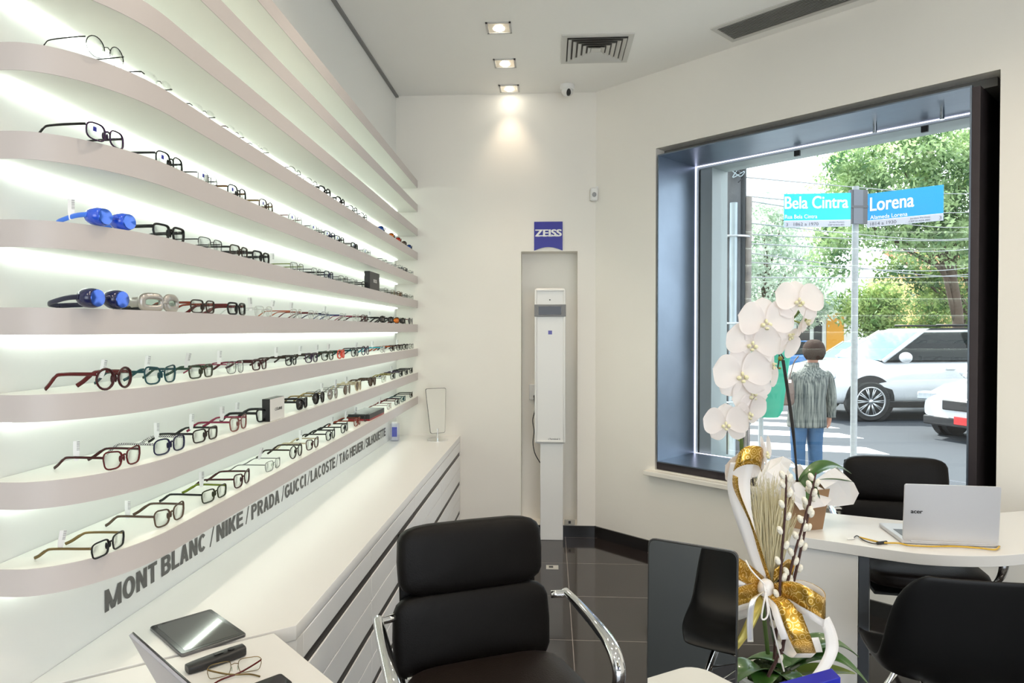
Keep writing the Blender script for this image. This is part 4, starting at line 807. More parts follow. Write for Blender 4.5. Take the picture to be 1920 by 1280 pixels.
MB().prism_m(rr(lw-.02, .195, .004), -.0012, -.0002, Ml @ Matrix.Translation((0, 0, .1085)) @ Matrix.Rotation(PI/2, 4, 'X')).build('screen', mat('laptop screen', (.01, .01, .012), .1), t)
text_mb('acer', .040, .010, Ml @ frame((-lw/2+.026, -.0063, .104), (1, 0, 0), (0, 0, 1)), bold=.03).build('lettering', M_blk, t)
MB().tube([(-lw/2+.03, .004, .012), (lw/2-.03, .004, .012)], .006, 8).build('hinge', M_lap, t)
t = thing('yellow_cable', 'yellow cable running along the back of the silver laptop', 'cable')
pts = [PZ(x, y, .756) for x, y in [(1612, 1007), (1632, 1012), (1655, 1017), (1685, 1018)]]+[PZ(x, y, .7555) for x, y in [(1705, 1022), (1745, 1024), (1790, 1024), (1835, 1027), (1865, 1030), (1874, 1024)]]
MB().tube(smoothpath(pts, 6), .0032, 8).build('cord', mat('yellow rubber', (.62, .38, .03), .4), t, smooth=True)
t = thing('adapter_cable', 'short black adapter lead with plug left of the silver laptop', 'cable')
MB().tube(smoothpath([PZ(x, y, .755) for x, y in [(1600, 1009), (1607, 1004), (1620, 1013), (1640, 1019), (1662, 1016)]], 6), .002, 7).build('cord', M_blk, t, smooth=True)
a = PZ(1645, 1018, .756); c = PZ(1662, 1016, .756); MB().tube([a, c], .006, 8).build('adapter', M_blk, t)
a = PZ(1588, 1010, .755); c = PZ(1600, 1009, .755); MB().tube([a, c], [.003, .005], 8).build('plug', M_white, t)

# ------------------------------------------------------------ plants
M_petal = mat('orchid petal', (.90, .87, .86), .5, bump=.05, bscale=60)
n, l, b = nodes_of(M_petal); q = n.new('ShaderNodeBsdfTranslucent'); q.inputs[0].default_value = (.92, .84, .82, 1); mx = n.new('ShaderNodeMixShader'); mx.inputs[0].default_value = .38; l.new(b.outputs[0], mx.inputs[1]); l.new(q.outputs[0], mx.inputs[2]); l.new(mx.outputs[0], n['Material Output'].inputs[0])
M_lip = mat('orchid throat', (.85, .74, .48), .45, var=.35, vscale=200)
M_leafg = mat('orchid leaf', (.045, .12, .022), .28, var=.25, vscale=12, coat=.3)
M_leafl = mat('pale leaf underside', (.20, .26, .05), .4, var=.2, vscale=10)
M_stem = mat('green stem', (.10, .17, .04), .4); M_stake = mat('dark stake', (.012, .009, .008), .4)
def petal(M, L, Wd, cup=.15, tip=.5, nx=7, nl=8, wave=0.):
    rows = []
    for i in range(nl+1):
        u_ = i/nl; wid = Wd*.5*(math.sin(PI/2*min(1, u_/tip))**.8*.9+.1 if u_ < tip else math.sqrt(max(0, 1-((u_-tip)/(1-tip))**2))*.999)+.0006
        row = []
        for k in range(nx):
            s_ = (k/(nx-1)-.5)*2; row.append(M @ Vector((s_*wid, u_*L, cup*L*(u_*u_*.6)+cup*Wd*.5*s_*s_-.25*cup*L+wave*math.sin(u_*9+s_*3))))
        rows.append(row)
    return MB().grid(rows)
def orchid_flower(parent, pos, size, face, roll=0., bud=False):
    """size = flower radius; face = direction the bloom looks"""
    q = Vector(face).normalized().to_track_quat('Z', 'Y').to_matrix().to_4x4()
    M0 = Matrix.Translation(pos) @ q @ Matrix.Rotation(roll, 4, 'Z')
    f = MB()
    for a_, L, Wd, off in [(0, 1.0, .80, -.002), (math.radians(128), 1.0, .75, -.003), (math.radians(-128), 1.0, .75, -.003)]:
        g = petal(M0 @ Matrix.Translation((0, 0, off)) @ Matrix.Rotation(a_, 4, 'Z'), size*L, size*Wd, -.10, .6); f.add(g.v, g.f)
    for s_ in (-1, 1):
        g = petal(M0 @ Matrix.Translation((0, 0, .002)) @ Matrix.Rotation(s_*math.radians(-72), 4, 'Z'), size*1.10, size*1.28, .10, .58); f.add(g.v, g.f)
    fl = f.build('flower', M_petal, parent, smooth=True, sub=1)
    g = MB()
    for s_ in (-1, 1): g.ell(M0 @ Vector((s_*size*.13, -size*.10, size*.10)), (size*.09, size*.12, size*.09), 8, 6)
    g.ell(M0 @ Vector((0, -size*.24, size*.13)), (size*.09, size*.10, size*.06), 8, 6); g.ell(M0 @ Vector((0, size*.04, size*.12)), (size*.06, size*.07, size*.09), 8, 6)
    o = g.build('lip', M_lip, fl, smooth=True)
    return fl
def leaf(parent, base, tipp, width, up=.1, name='leaf', m=None, roll=0., twist=0):
    b_ = Vector(base); t_ = Vector(tipp); d_ = t_-b_; L = d_.length
    side = d_.cross(Vector((0, 0, 1))).normalized(); side = Quaternion(d_.normalized(), roll) @ side
    nn = side.cross(d_).normalized(); rows = []
    for i in range(11):
        u_ = i/10; wid = width*.5*(math.sin(PI*min(1, u_*.92+.10))**.7) if i < 10 else .001
        c_ = b_+d_*u_+Vector((0, 0, 1))*up*L*4*u_*(1-u_)
        rows.append([c_+side*(k/3)*wid+nn*(abs(k/3)**1.5)*wid*.35 for k in range(-3, 4)])
    return MB().grid(rows).build(name, m or M_leafg, parent, smooth=True, solid=.0015, sub=1)

# near arrangement on a low table just below the frame
DZ = 1.36
tb = PD(1440, 1300, DZ); tabz = .75
tbl = thing('side_table', 'small white table under the orchid arrangement and near mirror', 'table', (tb.x-.02, tb.y-.20, 0))
MB().prism([(x*1., y) for x, y in rr(.82, .36, .05)], .715, .75).build('tabletop', M_lam, tbl, bevel=.002)
for sx_ in (-1, 1):
    for sy in (-1, 1): MB().tube([(sx_*.34, sy*.12, .715), (sx_*.34, sy*.12, 0)], .016, 12).build('leg', M_chrome, tbl, smooth=True)
pot0 = Vector((PD(1440, 1280, DZ).x, PD(1440, 1280, DZ).y, tabz))
ar = thing('orchid_arrangement', 'tall white orchid with plumes and catkin twigs in the foreground', 'plant', tuple(pot0))
def loc(px, py, d=DZ): return PD(px, py, d)-pot0
MB().lathe([(.040, 0), (.058, .10), (.062, .105), (.060, .112), (.053, .108), (.050, .09), (.001, .088)], 28).build('pot', mat('white ceramic', (.8, .79, .77), .25), ar, smooth='auto')
f = MB()
random.seed(3)
for k in range(60):
    a_ = random.uniform(0, 2*PI); r_ = random.uniform(0, .045); f.ell((r_*math.cos(a_), r_*math.sin(a_), .10+random.uniform(0, .012)), (.012, .012, .009), 6, 4)
f.build('moss', mat('moss', (.05, .075, .02), .9, bump=.5, bscale=200), ar, smooth=True)
MB().tube(smoothpath([loc(1440, 1225), loc(1420, 1050), loc(1397, 900), loc(1390, 820), loc(1396, 745), loc(1418, 670), loc(1450, 628), loc(1478, 605), loc(1500, 582)], 5), [.0042]*15+[.003]*26, 8).build('flower_stem', M_stem, ar, smooth=True)
MB().tube([loc(1458, 1240, DZ-.02), loc(1438, 1120, DZ-.02), loc(1403, 905, DZ-.01), loc(1402, 700, DZ+.01)], .0028, 8).build('stake', mat('steel stake', (.35, .37, .42), .25, .9), ar, smooth=True)
tocam = -FWD
def face(dx, dz, k=1.): return tocam*k + RT*dx + Vector((0, 0, dz))
FL = [(1435, 605, 43, 0, .1, .05), (1411, 645, 40, -.25, .05, -.1), (1391, 703, 44, -.1, .05, .1), (1497, 565, 38, .05, .3, -.05), (1512, 598, 36, .8, -.2, .3), (1478, 633, 34, .7, -.35, 2.6), (1447, 688, 32, .8, -.1, 2.4), (1408, 738, 38, .35, 0, .5), (1403, 775, 34, .5, -.3, .3), (1362, 795, 34, -.5, .1, .1), (1435, 850, 30, 1.0, .1, .2), (1390, 880, 30, .2, -.2, 0)]
for i, (px, py, sz, dx, dz, rl) in enumerate(FL):
    dd = DZ+(.0 if i in (4, 5, 6) else -.035)+(.02 if i in (7, 8) else 0)
    orchid_flower(ar, loc(px, py, dd), sz/1280*DZ*1.12, face(dx, dz, .6 if abs(dx) > .7 else 1), rl)
for a_, c_ in [((1392, 830), (1362, 800)), ((1392, 840), (1432, 852)), ((1486, 600), (1512, 598)), ((1455, 626), (1435, 608)), ((1422, 668), (1411, 645)), ((1398, 735), (1391, 705))]:
    MB().tube(smoothpath([loc(*a_), loc((a_[0]+c_[0])/2+4, (a_[1]+c_[1])/2+6), loc(c_[0], c_[1], DZ-.02)], 4), .0018, 6).build('pedicel', mat('pale green', (.35, .42, .12), .4), ar, smooth=True)
# grass plumes
f = MB(); random.seed(11)
for k in range(230):
    u_ = random.random(); bx, by = 1441+random.uniform(-4, 4), 1130
    tx = 1400+u_*92; ty = 892+28*abs(u_-.45)*2+random.uniform(0, 60); dd = DZ-.02+random.uniform(-.03, .03)
    f.tube(smoothpath([loc(bx, by, DZ-.02), loc((bx+tx)/2+random.uniform(-9, 6), (by+ty)/2, dd), loc(tx+random.uniform(-6, 6), ty, dd)], 3), [.0005]*3+[.0009]*3+[.0004], 3)
for k in range(900):
    u_ = random.random(); w_ = random.random(); tx = 1400+u_*80; bx = 1441
    px = bx+(tx-bx)*w_; py = 1130+(905-1130)*w_; dd = DZ-.02+random.uniform(-.03, .03)*w_
    f.tube([loc(px, py, dd), loc(px+random.uniform(-8, 8)+(tx-bx)*.12, py-random.uniform(14, 30), dd)], [.0005, .0002], 3)
tag_o = f.build('dried_grass_plume', mat('dried grass', (.74, .68, .46), .7, sub=.1), ar)
# catkin twigs
M_twig = mat('dark red twig', (.055, .018, .014), .6, bump=.3, bscale=150); M_cat = mat('silky catkin', (.82, .79, .68), .8, bump=.4, bscale=300)
TW = [[(1440, 1268), (1470, 1200), (1462, 1130), (1466, 1040), (1472, 960), (1474, 905), (1473, 890)], [(1452, 1235), (1458, 1160), (1478, 1085), (1492, 1030), (1505, 985), (1518, 935), (1528, 895)], [(1466, 1225), (1482, 1120), (1495, 1060), (1508, 1000), (1516, 960), (1524, 915), (1530, 886)]]
random.seed(5)
for j, tw in enumerate(TW):
    pth = smoothpath([loc(x, y, DZ-.09+.02*j) for x, y in tw], 6); n_ = len(pth)
    to = MB().tube(pth, [.0034-.0020*i/n_ for i in range(n_)], 7).build('twig', M_twig, ar, smooth=True)
    for i in range(3, n_-2, 2):
        p_ = pth[i]; sd_ = 1 if (i//2) % 2 else -1; off = RT*(sd_*.007)+Vector((0, 0, .004))
        MB().ell(p_+off, (.0055, .0055, .0085), 8, 7, Matrix.Rotation(sd_*.4, 3, 'Y')).build('catkin', M_cat, to, smooth=True)
# leaves
for (bx, by), (tx, ty), wd_, up_, m_, dd in [((1440, 1262), (1365, 1290), .062, .22, M_leafg, -.05), ((1470, 1245), (1395, 1238), .05, .10, M_leafg, .05), ((1470, 1250), (1612, 1232), .052, .24, M_leafg, .02), ((1480, 1256), (1636, 1292), .040, .30, M_leafg, -.03), ((1480, 1265), (1605, 1262), .040, .05, M_leafl, .0), ((1455, 1250), (1540, 1215), .06, .10, M_leafg, .06), ((1450, 1268), (1500, 1292), .06, .15, M_leafg, -.08), ((1440, 1262), (1425, 1300), .06, .2, M_leafg, -.07)]:
    leaf(ar, loc(bx, by, DZ), loc(tx, ty, DZ+dd), wd_, up_, m=m_, roll=random.uniform(-.2, .2))
# ribbons
M_gold = mat('gold satin ribbon', (.58, .33, .045), .28, .75)
n, l, b = nodes_of(M_gold); tc = n.new('ShaderNodeTexCoord'); vo = n.new('ShaderNodeTexVoronoi'); vo.feature = 'F1'; vo.inputs['Scale'].default_value = 70; l.new(tc.outputs['Object'], vo.inputs['Vector'])
wv = n.new('ShaderNodeMath'); wv.operation = 'SINE'; ml = n.new('ShaderNodeMath'); ml.operation = 'MULTIPLY'; ml.inputs[1].default_value = 22; l.new(vo.outputs['Distance'], ml.inputs[0]); l.new(ml.outputs[0], wv.inputs[0])
g_ = n.new('ShaderNodeMath'); g_.operation = 'GREATER_THAN'; g_.inputs[1].default_value = .82; l.new(wv.outputs[0], g_.inputs[0])
mm = n.new('ShaderNodeMix'); mm.data_type = 'RGBA'; mm.inputs['A'].default_value = (.50, .28, .035, 1); mm.inputs['B'].default_value = (.95, .72, .30, 1); l.new(g_.outputs[0], mm.inputs['Factor']); l.new(mm.outputs['Result'], b.inputs['Base Color'])
M_satin = mat('white satin ribbon', (.86, .83, .80), .35, sub=.15); M_yel = mat('straw ribbon', (.50, .42, .10), .35, .3); M_sil = mat('silver curling ribbon', (.80, .80, .76), .2, .5)
bow = thing('ribbon_bow', 'gold and white ribbon bow tied round the foreground orchid', 'bow', tuple(pot0))
def ribbon(pts, wvec, name, m, lining=None, fl_=-1):
    """pts: (px, py, depth); wvec: ribbon width vector or list of (right, up, towards) in metres"""
    P_ = smoothpath([loc(*p_) for p_ in pts], 6); n_ = len(P_)
    wl_ = wvec if isinstance(wvec, list) else [wvec, wvec]
    def wv_(u_):
        x = u_*(len(wl_)-1); i = min(int(x), len(wl_)-2); q_ = x-i; a_, c_ = wl_[i], wl_[i+1]
        r_ = [a_[k]*(1-q_)+c_[k]*q_ for k in range(3)]; return RT*r_[0]+Vector((0, 0, r_[1]))+tocam*r_[2]
    rows = []; rows2 = []
    for i, p_ in enumerate(P_):
        w_ = wv_(i/(n_-1)); tan = (P_[min(i+1, n_-1)]-P_[max(i-1, 0)]).normalized(); nn = tan.cross(w_).normalized()
        rows.append([p_-w_*.5, p_-w_*.17, p_+w_*.17, p_+w_*.5]); wd2 = w_ if w_.z < 0 or abs(w_.z) < .006 else -w_
        nn = nn*fl_; rows2.append([p_-wd2*.5+nn*.0014, p_+nn*.0014, p_+wd2*.5+nn*.0014, p_+wd2*.85+nn*.002])
    o = MB().grid(rows).build(name, m, bow, smooth=True, solid=.0005)
    if lining: MB().grid(rows2).build('white_lining', M_satin, o, smooth=True, solid=.0004)
    return o
D = DZ-.05
ribbon([(1436, 1085, D), (1405, 990, D), (1378, 920, D-.01), (1374, 890, D-.01)], [(.010, .0, .03), (.004, 0, .045)], 'upright_loop_back', M_gold)
ribbon([(1430, 1090, D), (1412, 1030, D), (1392, 960, D-.01), (1385, 905, D-.01), (1392, 866, D-.02)], [(.014, .0, .01), (.026, .0, .01), (.040, 0, .01), (.042, .004, .01)], 'upright_loop', M_satin)
ribbon([(1372, 905, D+.02), (1374, 880, D+.005), (1384, 862, D-.025), (1402, 853, D-.03), (1424, 855, D-.02), (1430, 868, D+.01)], [(.006, .03, .02), (.006, .035, .0), (.004, .036, 0)], 'crest', M_gold)
ribbon([(1434, 1100, D), (1405, 1078, D-.03), (1372, 1060, D-.05), (1366, 1068, D-.01), (1395, 1085, D+.02), (1432, 1102, D+.01)], [(.0, .036, .0), (.004, .042, 0), (0, .036, 0)], 'left_loop', M_gold, True, 1)
ribbon([(1434, 1112, D), (1405, 1112, D-.03), (1378, 1122, D-.05), (1374, 1135, D-.01), (1400, 1130, D+.02), (1432, 1114, D+.01)], [(.0, .034, .0), (.006, .036, 0), (0, .03, 0)], 'left_lower_loop', M_gold, True, 1)
ribbon([(1444, 1105, D-.01), (1480, 1106, D-.06), (1520, 1125, D-.09), (1546, 1140, D-.07), (1540, 1122, D-.02), (1500, 1102, D+.02), (1450, 1103, D+.02)], [(.0, .02, .0), (.0, .040, 0), (0, .04, 0), (0, .036, 0), (0, .02, 0)], 'right_loop', M_gold, True)
ribbon([(1446, 1108, D-.02), (1474, 1130, D-.06), (1490, 1170, D-.08), (1504, 1205, D-.08), (1512, 1224, D-.05)], [(.022, .012, .0), (.036, .010, 0), (.038, .006, 0), (.036, .0, 0)], 'hanging_loop', M_gold, True)
ribbon([(1512, 1224, D-.05), (1500, 1232, D-.02), (1478, 1215, D), (1466, 1170, D), (1456, 1125, D)], [(.034, .0, .0), (.032, 0, 0), (.02, 0, 0)], 'hanging_loop_back', M_satin)
ribbon([(1450, 1080, D), (1462, 1072, D+.0), (1475, 1062, D+.02), (1488, 1070, D+.04), (1480, 1085, D+.03)], [(.0, .030, .01), (.008, .032, 0)], 'back_loop', M_gold)
ribbon([(1546, 1160, D+.0), (1556, 1185, D), (1560, 1215, D), (1548, 1245, D-.01), (1528, 1272, D-.02)], [(.018, .010, .0), (.024, .004, 0), (.026, .0, 0), (.030, .006, 0)], 'white_tail', M_satin)
ribbon([(1430, 1112, D-.01), (1415, 1150, D-.03), (1393, 1195, D-.04), (1362, 1236, D-.04)], [(.030, .016, .0), (.030, .022, 0)], 'straw_tail', M_yel)
ribbon([(1432, 1108, D-.04), (1412, 1125, D-.06), (1406, 1160, D-.06), (1407, 1203, D-.06)], [(.012, .006, .0), (.012, 0, 0), (.011, 0, 0)], 'silver_tail', M_sil)
for pts in [[(1432, 1095, D-.06), (1440, 1150, D-.07), (1428, 1158, D-.07), (1436, 1110, D-.07)], [(1434, 1098, D-.06), (1450, 1180, D-.06), (1470, 1258, D-.05)], [(1434, 1095, D-.06), (1410, 1070, D-.06), (1398, 1050, D-.05)]]:
    MB().tube(smoothpath([loc(*p_) for p_ in pts], 5), .0016, 6).build('tie_string', M_satin, bow, smooth=True)
MB().ell(loc(1436, 1102, D-.02), (.016, .014, .018), 12, 8).build('knot', M_satin, bow, smooth=True)

# near mirror, blue card
mp = PD(1296, 1300, 1.30)
nm_ = table_mirror((mp.x, mp.y, tabz), math.radians(-27), 'dark-framed table mirror in the foreground left of the gold bow', .083, .083, .02, .382, .03)
bp_ = PD(1500, 1300, 1.12)
t = thing('blue_card', 'plain royal blue card box below the orchid leaves', 'box', (bp_.x, bp_.y, tabz), math.radians(4))
top = [(PD(1452, 1284, 1.12)-Vector(t.location)), (PD(1562, 1252, 1.12)-Vector(t.location))]
hL, hR = top[0].z, top[1].z
MB().prism_m([(-.052, 0), (.052, 0), (.052, hR), (-.052, hL)], 0, .03, frame((0, 0, 0), (1, 0, 0), (0, 0, 1))).build('card', mat('royal blue card', (.006, .012, .38), .35), t, bevel=.001)

# back orchid in the kraft pot
kp = PZ(1508, 985, .75); kp.z = .75
bo = thing('potted_orchid', 'orchid in a brown kraft pot wrapped with white tissue on the curved desk', 'plant', tuple(kp))
DK = (kp-Vector((0, 0, EYE))).dot(FWD)
def lk(px, py, d=0): return PD(px, py, DK+d)-kp
hexr = lambda r, z: [(r*math.cos(PI/3*k+.35), r*math.sin(PI/3*k+.35), z) for k in range(6)]
f = MB(); f.grid([hexr(.072, 0), hexr(.098, .165)], True); f.f.append(tuple(range(6))[::-1]); f.add(hexr(.09, .15), [tuple(range(6))])
f.build('pot', mat('kraft card', (.32, .19, .10), .7, bump=.05, bscale=150), bo)
M_tis = mat('white tissue paper', (.86, .82, .79), .6, sub=.3)
random.seed(9)
def tissue(pts, name='tissue_paper'):
    rows = []
    for r_ in pts: rows.append([lk(x, y, d)+Vector((random.uniform(-.006, .006),)*3) for x, y, d in r_])
    return MB().grid(rows).build(name, M_tis, bo, smooth=False, solid=.0006)
tissue([[(1462, 935, -.05), (1440, 925, -.06), (1418, 905, -.03), (1424, 880, .02), (1440, 872, .05)], [(1482, 925, -.08), (1462, 905, -.07), (1440, 880, -.03), (1445, 862, .03), (1462, 858, .06)], [(1492, 918, -.09), (1482, 895, -.08), (1462, 868, -.02), (1468, 855, .05), (1482, 864, .08)], [(1500, 930, -.08), (1492, 900, -.05), (1480, 878, 0), (1484, 866, .06), (1496, 880, .09)]])
tissue([[(1478, 918, -.09), (1486, 940, -.10), (1500, 955, -.11)], [(1492, 905, -.08), (1505, 935, -.10), (1520, 952, -.11)], [(1504, 905, -.02), (1530, 930, -.09), (1548, 948, -.10)], [(1520, 900, .0), (1545, 915, -.06), (1560, 935, -.06)]])
tissue([[(1532, 896, -.04), (1545, 918, -.07), (1550, 945, -.05)], [(1552, 884, -.04), (1568, 905, -.06), (1572, 946, -.02)], [(1566, 876, -.03), (1590, 898, -.05), (1602, 942, .0)], [(1568, 874, .0), (1600, 908, -.01), (1612, 922, .02)]])
tissue([[(1484, 880, .07), (1500, 895, .05)], [(1500, 870, .08), (1512, 893, .06)], [(1508, 878, .07), (1520, 896, .05)]])
for (a_, c_, wd_, up_, d1, rl) in [((1500, 905), (1597, 888, .0), .075, .20, .03, .3), ((1510, 906), (1600, 903, 0), .035, .06, -.06, -.3), ((1497, 905), (1520, 946, 0), .085, .30, -.12, 1.2), ((1505, 905), (1538, 935, 0), .06, .25, -.09, -.9)]:
    leaf(bo, lk(a_[0], a_[1], -.02), lk(c_[0], c_[1], d1), wd_, up_, roll=rl)
MB().tube(smoothpath([lk(1496, 925), lk(1491, 850, -.01), lk(1483, 785, -.01), lk(1474, 720), lk(1466, 668)], 6), .0045, 8).build('stake', M_stake, bo, smooth=True)
MB().tube(smoothpath([lk(1495, 900, -.02), lk(1488, 800, -.02), lk(1476, 715, -.01), lk(1470, 675)], 6), .003, 8).build('flower_stem', M_stake, bo, smooth=True)
MB().tube(smoothpath([lk(1470, 672, -.02), lk(1462, 662, -.02), lk(1460, 680, -.02), lk(1453, 716, -.02)], 5), .0028, 7).build('spent_stem', M_stake, bo, smooth=True)
for x, y in [(1463, 672), (1455, 705), (1448, 708), (1462, 690)]: MB().ell(lk(x, y, -.03), (.010 if y < 680 else .005, .008, .010 if y < 680 else .005), 8, 6).build('bud', mat('yellow-green bud', (.22, .20, .03), .5), bo, smooth=True)

# ------------------------------------------------------------ the street outside
GZ = -.15
M_asph = mat('asphalt', (.033, .040, .050), .8, bump=.4, bscale=60, var=.12, vscale=40)
M_side = mat('pavement', (.40, .40, .39), .8, bump=.2, bscale=40, var=.08, vscale=5)
struct(MB().b2((-30, -10, GZ-.3), (60, 70, GZ)).build('street_ground', M_asph))
struct(MB().prism([tuple(RW(-14, .80)[:2]), tuple(RW(-14, 3.0)[:2]), tuple(RW(12, 3.0)[:2]), tuple(RW(12, .80)[:2])][::-1], GZ, GZ+.012).build('pavement', M_side))
M_zeb = mat('road paint', (.75, .76, .77), .7, var=.06, vscale=20)
zebra_lab = ['nearest to the window', 'second from the window', 'third from the window', 'fourth from the window', 'farthest from the window']
zx = [((1350, 838), (1668, 852), 13), ((1350, 812), (1620, 822), 9.5), ((1350, 795), (1575, 803), 7.5), ((1350, 783), (1545, 788), 5.5), ((1350, 773), (1530, 777), 4.5)]
for k, (a_, c_, hpx) in enumerate(zx):
    p_ = [PZ(a_[0], a_[1], GZ), PZ(c_[0], c_[1], GZ), PZ(c_[0]-45, c_[1]-hpx, GZ), PZ(a_[0], a_[1]-hpx, GZ)]
    o = MB().prism([(q.x, q.y) for q in p_], GZ+.0005, GZ+.004).build('crosswalk_stripe', M_zeb)
    tag(o, 'white crosswalk stripe on the asphalt, '+zebra_lab[k], 'road marking', 'crosswalk stripes')

# concrete pole with pipes
M_conc = mat('weathered concrete', (.11, .115, .125), .85, bump=.5, bscale=25, var=.35, vscale=7)
cp = PD(1369, 700, 6.2)
t = thing('utility_pole', 'thick weathered concrete utility pole with pipes behind the glass', 'utility pole', (cp.x, cp.y, GZ))
MB().lathe([(.125, 0), (.120, 2), (.112, 5.5)], 28).build('shaft', M_conc, t, smooth='auto')
M_galv = mat('galvanised pipe', (.36, .42, .46), .45, .6, var=.15, vscale=10); M_rust = mat('rusty pipe', (.22, .20, .19), .7, .2, var=.75, vscale=6)
fr = -FWD; sc1 = 6.2/1280
MB().tube([fr*.14+RT*(-.030)+Vector((0, 0, 0)), fr*.14+RT*(-.02)+Vector((0, 0, 2.82))], .034, 16).build('galvanised_conduit', M_galv, t, smooth='auto')
MB().tube([fr*.10+RT*(.115)+Vector((0, 0, 0)), fr*.10+RT*(.125)+Vector((0, 0, 2.88))], .030, 14).build('rusty_conduit', M_rust, t, smooth='auto')
MB().tube([fr*.09+RT*(.07)+Vector((0, 0, 0)), fr*.09+RT*(.08)+Vector((0, 0, 3.3))], .028, 12).build('black_cable_duct', mat('dark duct', (.03, .035, .04), .6), t, smooth='auto')
MB().tube([fr*.09+RT*(-.105)+Vector((0, 0, 0)), fr*.09+RT*(-.09)+Vector((0, 0, 2.0))], .022, 12).build('thin_conduit', M_conc, t, smooth='auto')
for z in (2.52, 1.05, .85, 1.75): MB().lathe([(.180, 0), (.184, .003), (.184, .014), (.180, .018)], 28, (0, 0, z)).build('steel_band', M_alu, t, smooth='auto')
random.seed(21)
for k in range(5):
    z0 = 3.05+.1*k; pts = [fr*.16+RT*random.uniform(-.08, .10)+Vector((0, 0, z0+random.uniform(-.12, .15))) for _ in range(5)]
    MB().tube(smoothpath(pts, 5), .005, 6).build('loose_wire', M_galv if k % 2 else M_blk, t, smooth=True)
for x, z, hh, c_ in [(-.115, 2.15, .22, (.7, .7, .68)), (-.125, 1.80, .26, (.6, .66, .72)), (-.115, 1.20, .16, (.75, .75, .74)), (-.10, .70, .14, (.6, .5, .1))]:
    q = fr*.115+RT*x; MB().box((q.x, q.y, z), (.065, .004, hh), Matrix.Rotation(YAW, 3, 'Z')).build('poster', mat('poster %.2f' % c_[2], c_, .8, var=.25, vscale=40), t)

# street name sign
sp0 = PD(1602, 640, 6.5)
t = thing('street_name_sign', 'grey pole carrying two blue street name plates', 'street sign', (sp0.x, sp0.y, GZ), YAW)
M_pole = mat('painted pole', (.30, .32, .34), .6, bump=.1, bscale=30, var=.2, vscale=30)
MB().tube([(0, 0, 0), (0, 0, 3.06)], .030, 18).build('pole', M_pole, t, smooth='auto')
MB().b2((-.075, -.05, 2.70), (-.045, -.015, 3.02)).build('clamp', mat('clamp dark', (.10, .10, .11), .5, .5), t); MB().b2((.045, -.05, 2.70), (.09, -.015, 3.02)).build('clamp', MATS['clamp dark'], t)
MB().b2((-.045, -.055, 2.70), (.045, -.03, 3.02)).build('clamp_spine', mat('clamp grey', (.14, .15, .18), .5, .4), t); MB().b2((-.08, -.058, 2.85), (.09, -.028, 2.87)).build('clamp_bar', MATS['clamp dark'], t)
M_sb = mat('street sign cyan', (.0, .48, .80), .45); M_sb2 = mat('street sign blue', (.005, .27, .62), .45); M_sg = mat('sign grey strip', (.42, .43, .50), .5); M_sw = mat('sign lettering white', (.88, .88, .88), .5); M_sk = mat('sign lettering dark', (.05, .05, .08), .5)
sc1 = 6.5/1280
def plate(M, w_, rows_, face_, nmb):
    pl = MB().prism_m([(0, 0), (w_, 0), (w_, .315), (0, .315)], -.004, 0, M).build('name_plate', face_, t)
    MB().prism_m([(0, 0), (w_, 0), (w_, .060), (0, .060)], .0005, .001, M).build('number_strip', M_sg, pl)
    MB().prism_m([(0, .060), (w_, .060), (w_, .064), (0, .064)], .0005, .0012, M).build('white_rule', M_sw, pl)
    for body, x, y, ww, hh, m_, bo_ in rows_: text_mb(body, ww, hh, M @ Matrix.Translation((x, y, .0016)), bold=bo_).build('lettering', m_, pl)
Mp = frame((-.695, -.045, 2.665), (1, -.03, .012), (0, 0, 1))
plate(Mp, .62, [('Bela Cintra', .008, .175, .585, .115, M_sw, .02), ('Rua Bela Cintra', .008, .082, .30, .037, M_sw, .01), ('1862 a 1970', .09, .014, .23, .030, M_sk, .01), ('Jardim Paulista', .42, .033, .14, .016, M_sk, 0), ('CEP 01415-002', .41, .010, .15, .015, M_sk, 0), ('3', .02, .012, .016, .030, M_sk, .0)], M_sb, 0)
Mp = frame((.085, -.045, 2.665), (1, -.90, 0), (0, 0, 1))
plate(Mp, .62, [('Lorena', .03, .150, .36, .125, M_sw, .02), ('Alameda Lorena', .03, .072, .31, .037, M_sw, .01), ('1814 a 1930', .03, .014, .22, .030, M_sk, .01), ('Jardim Paulista', .36, .033, .16, .016, M_sk, 0), ('CEP 01424-002', .35, .010, .17, .015, M_sk, 0), ('3', .59, .012, .016, .030, M_sk, .0)], M_sb2, 0)

# green litter bin on its own post beside the pole
bn = PD(1440, 700, 6.6)
t = thing('litter_bin', 'green plastic litter bin hanging on a post behind the orchid', 'bin', (bn.x, bn.y, GZ), YAW)
M_bin = mat('green bin plastic', (.01, .26, .17), .4)
MB().loft([((.0, 0, .86), .09, .08), ((0, 0, .93), .13, .11), ((.005, 0, 1.10), .145, .12), ((.01, 0, 1.38), .175, .14), ((.01, 0, 1.42), .18, .145), ((.01, 0, 1.46), .19, .15)], 24, 3.2).build('bin_body', M_bin, t, smooth='auto')
f = MB().loft([((.01, 0, 1.46), .195, .155), ((.01, 0, 1.49), .195, .155), ((.01, 0, 1.56), .15, .12), ((.01, 0, 1.60), .06, .05)], 24, 3.0); f.build('lid', M_bin, t, smooth='auto')
MB().tube([(0, .18, 0), (0, .18, 1.62)], .025, 12).build('post', M_pole, t, smooth='auto'); MB().b2((-.05, .12, 1.2), (.05, .17, 1.26)).build('bracket', M_pole, t)

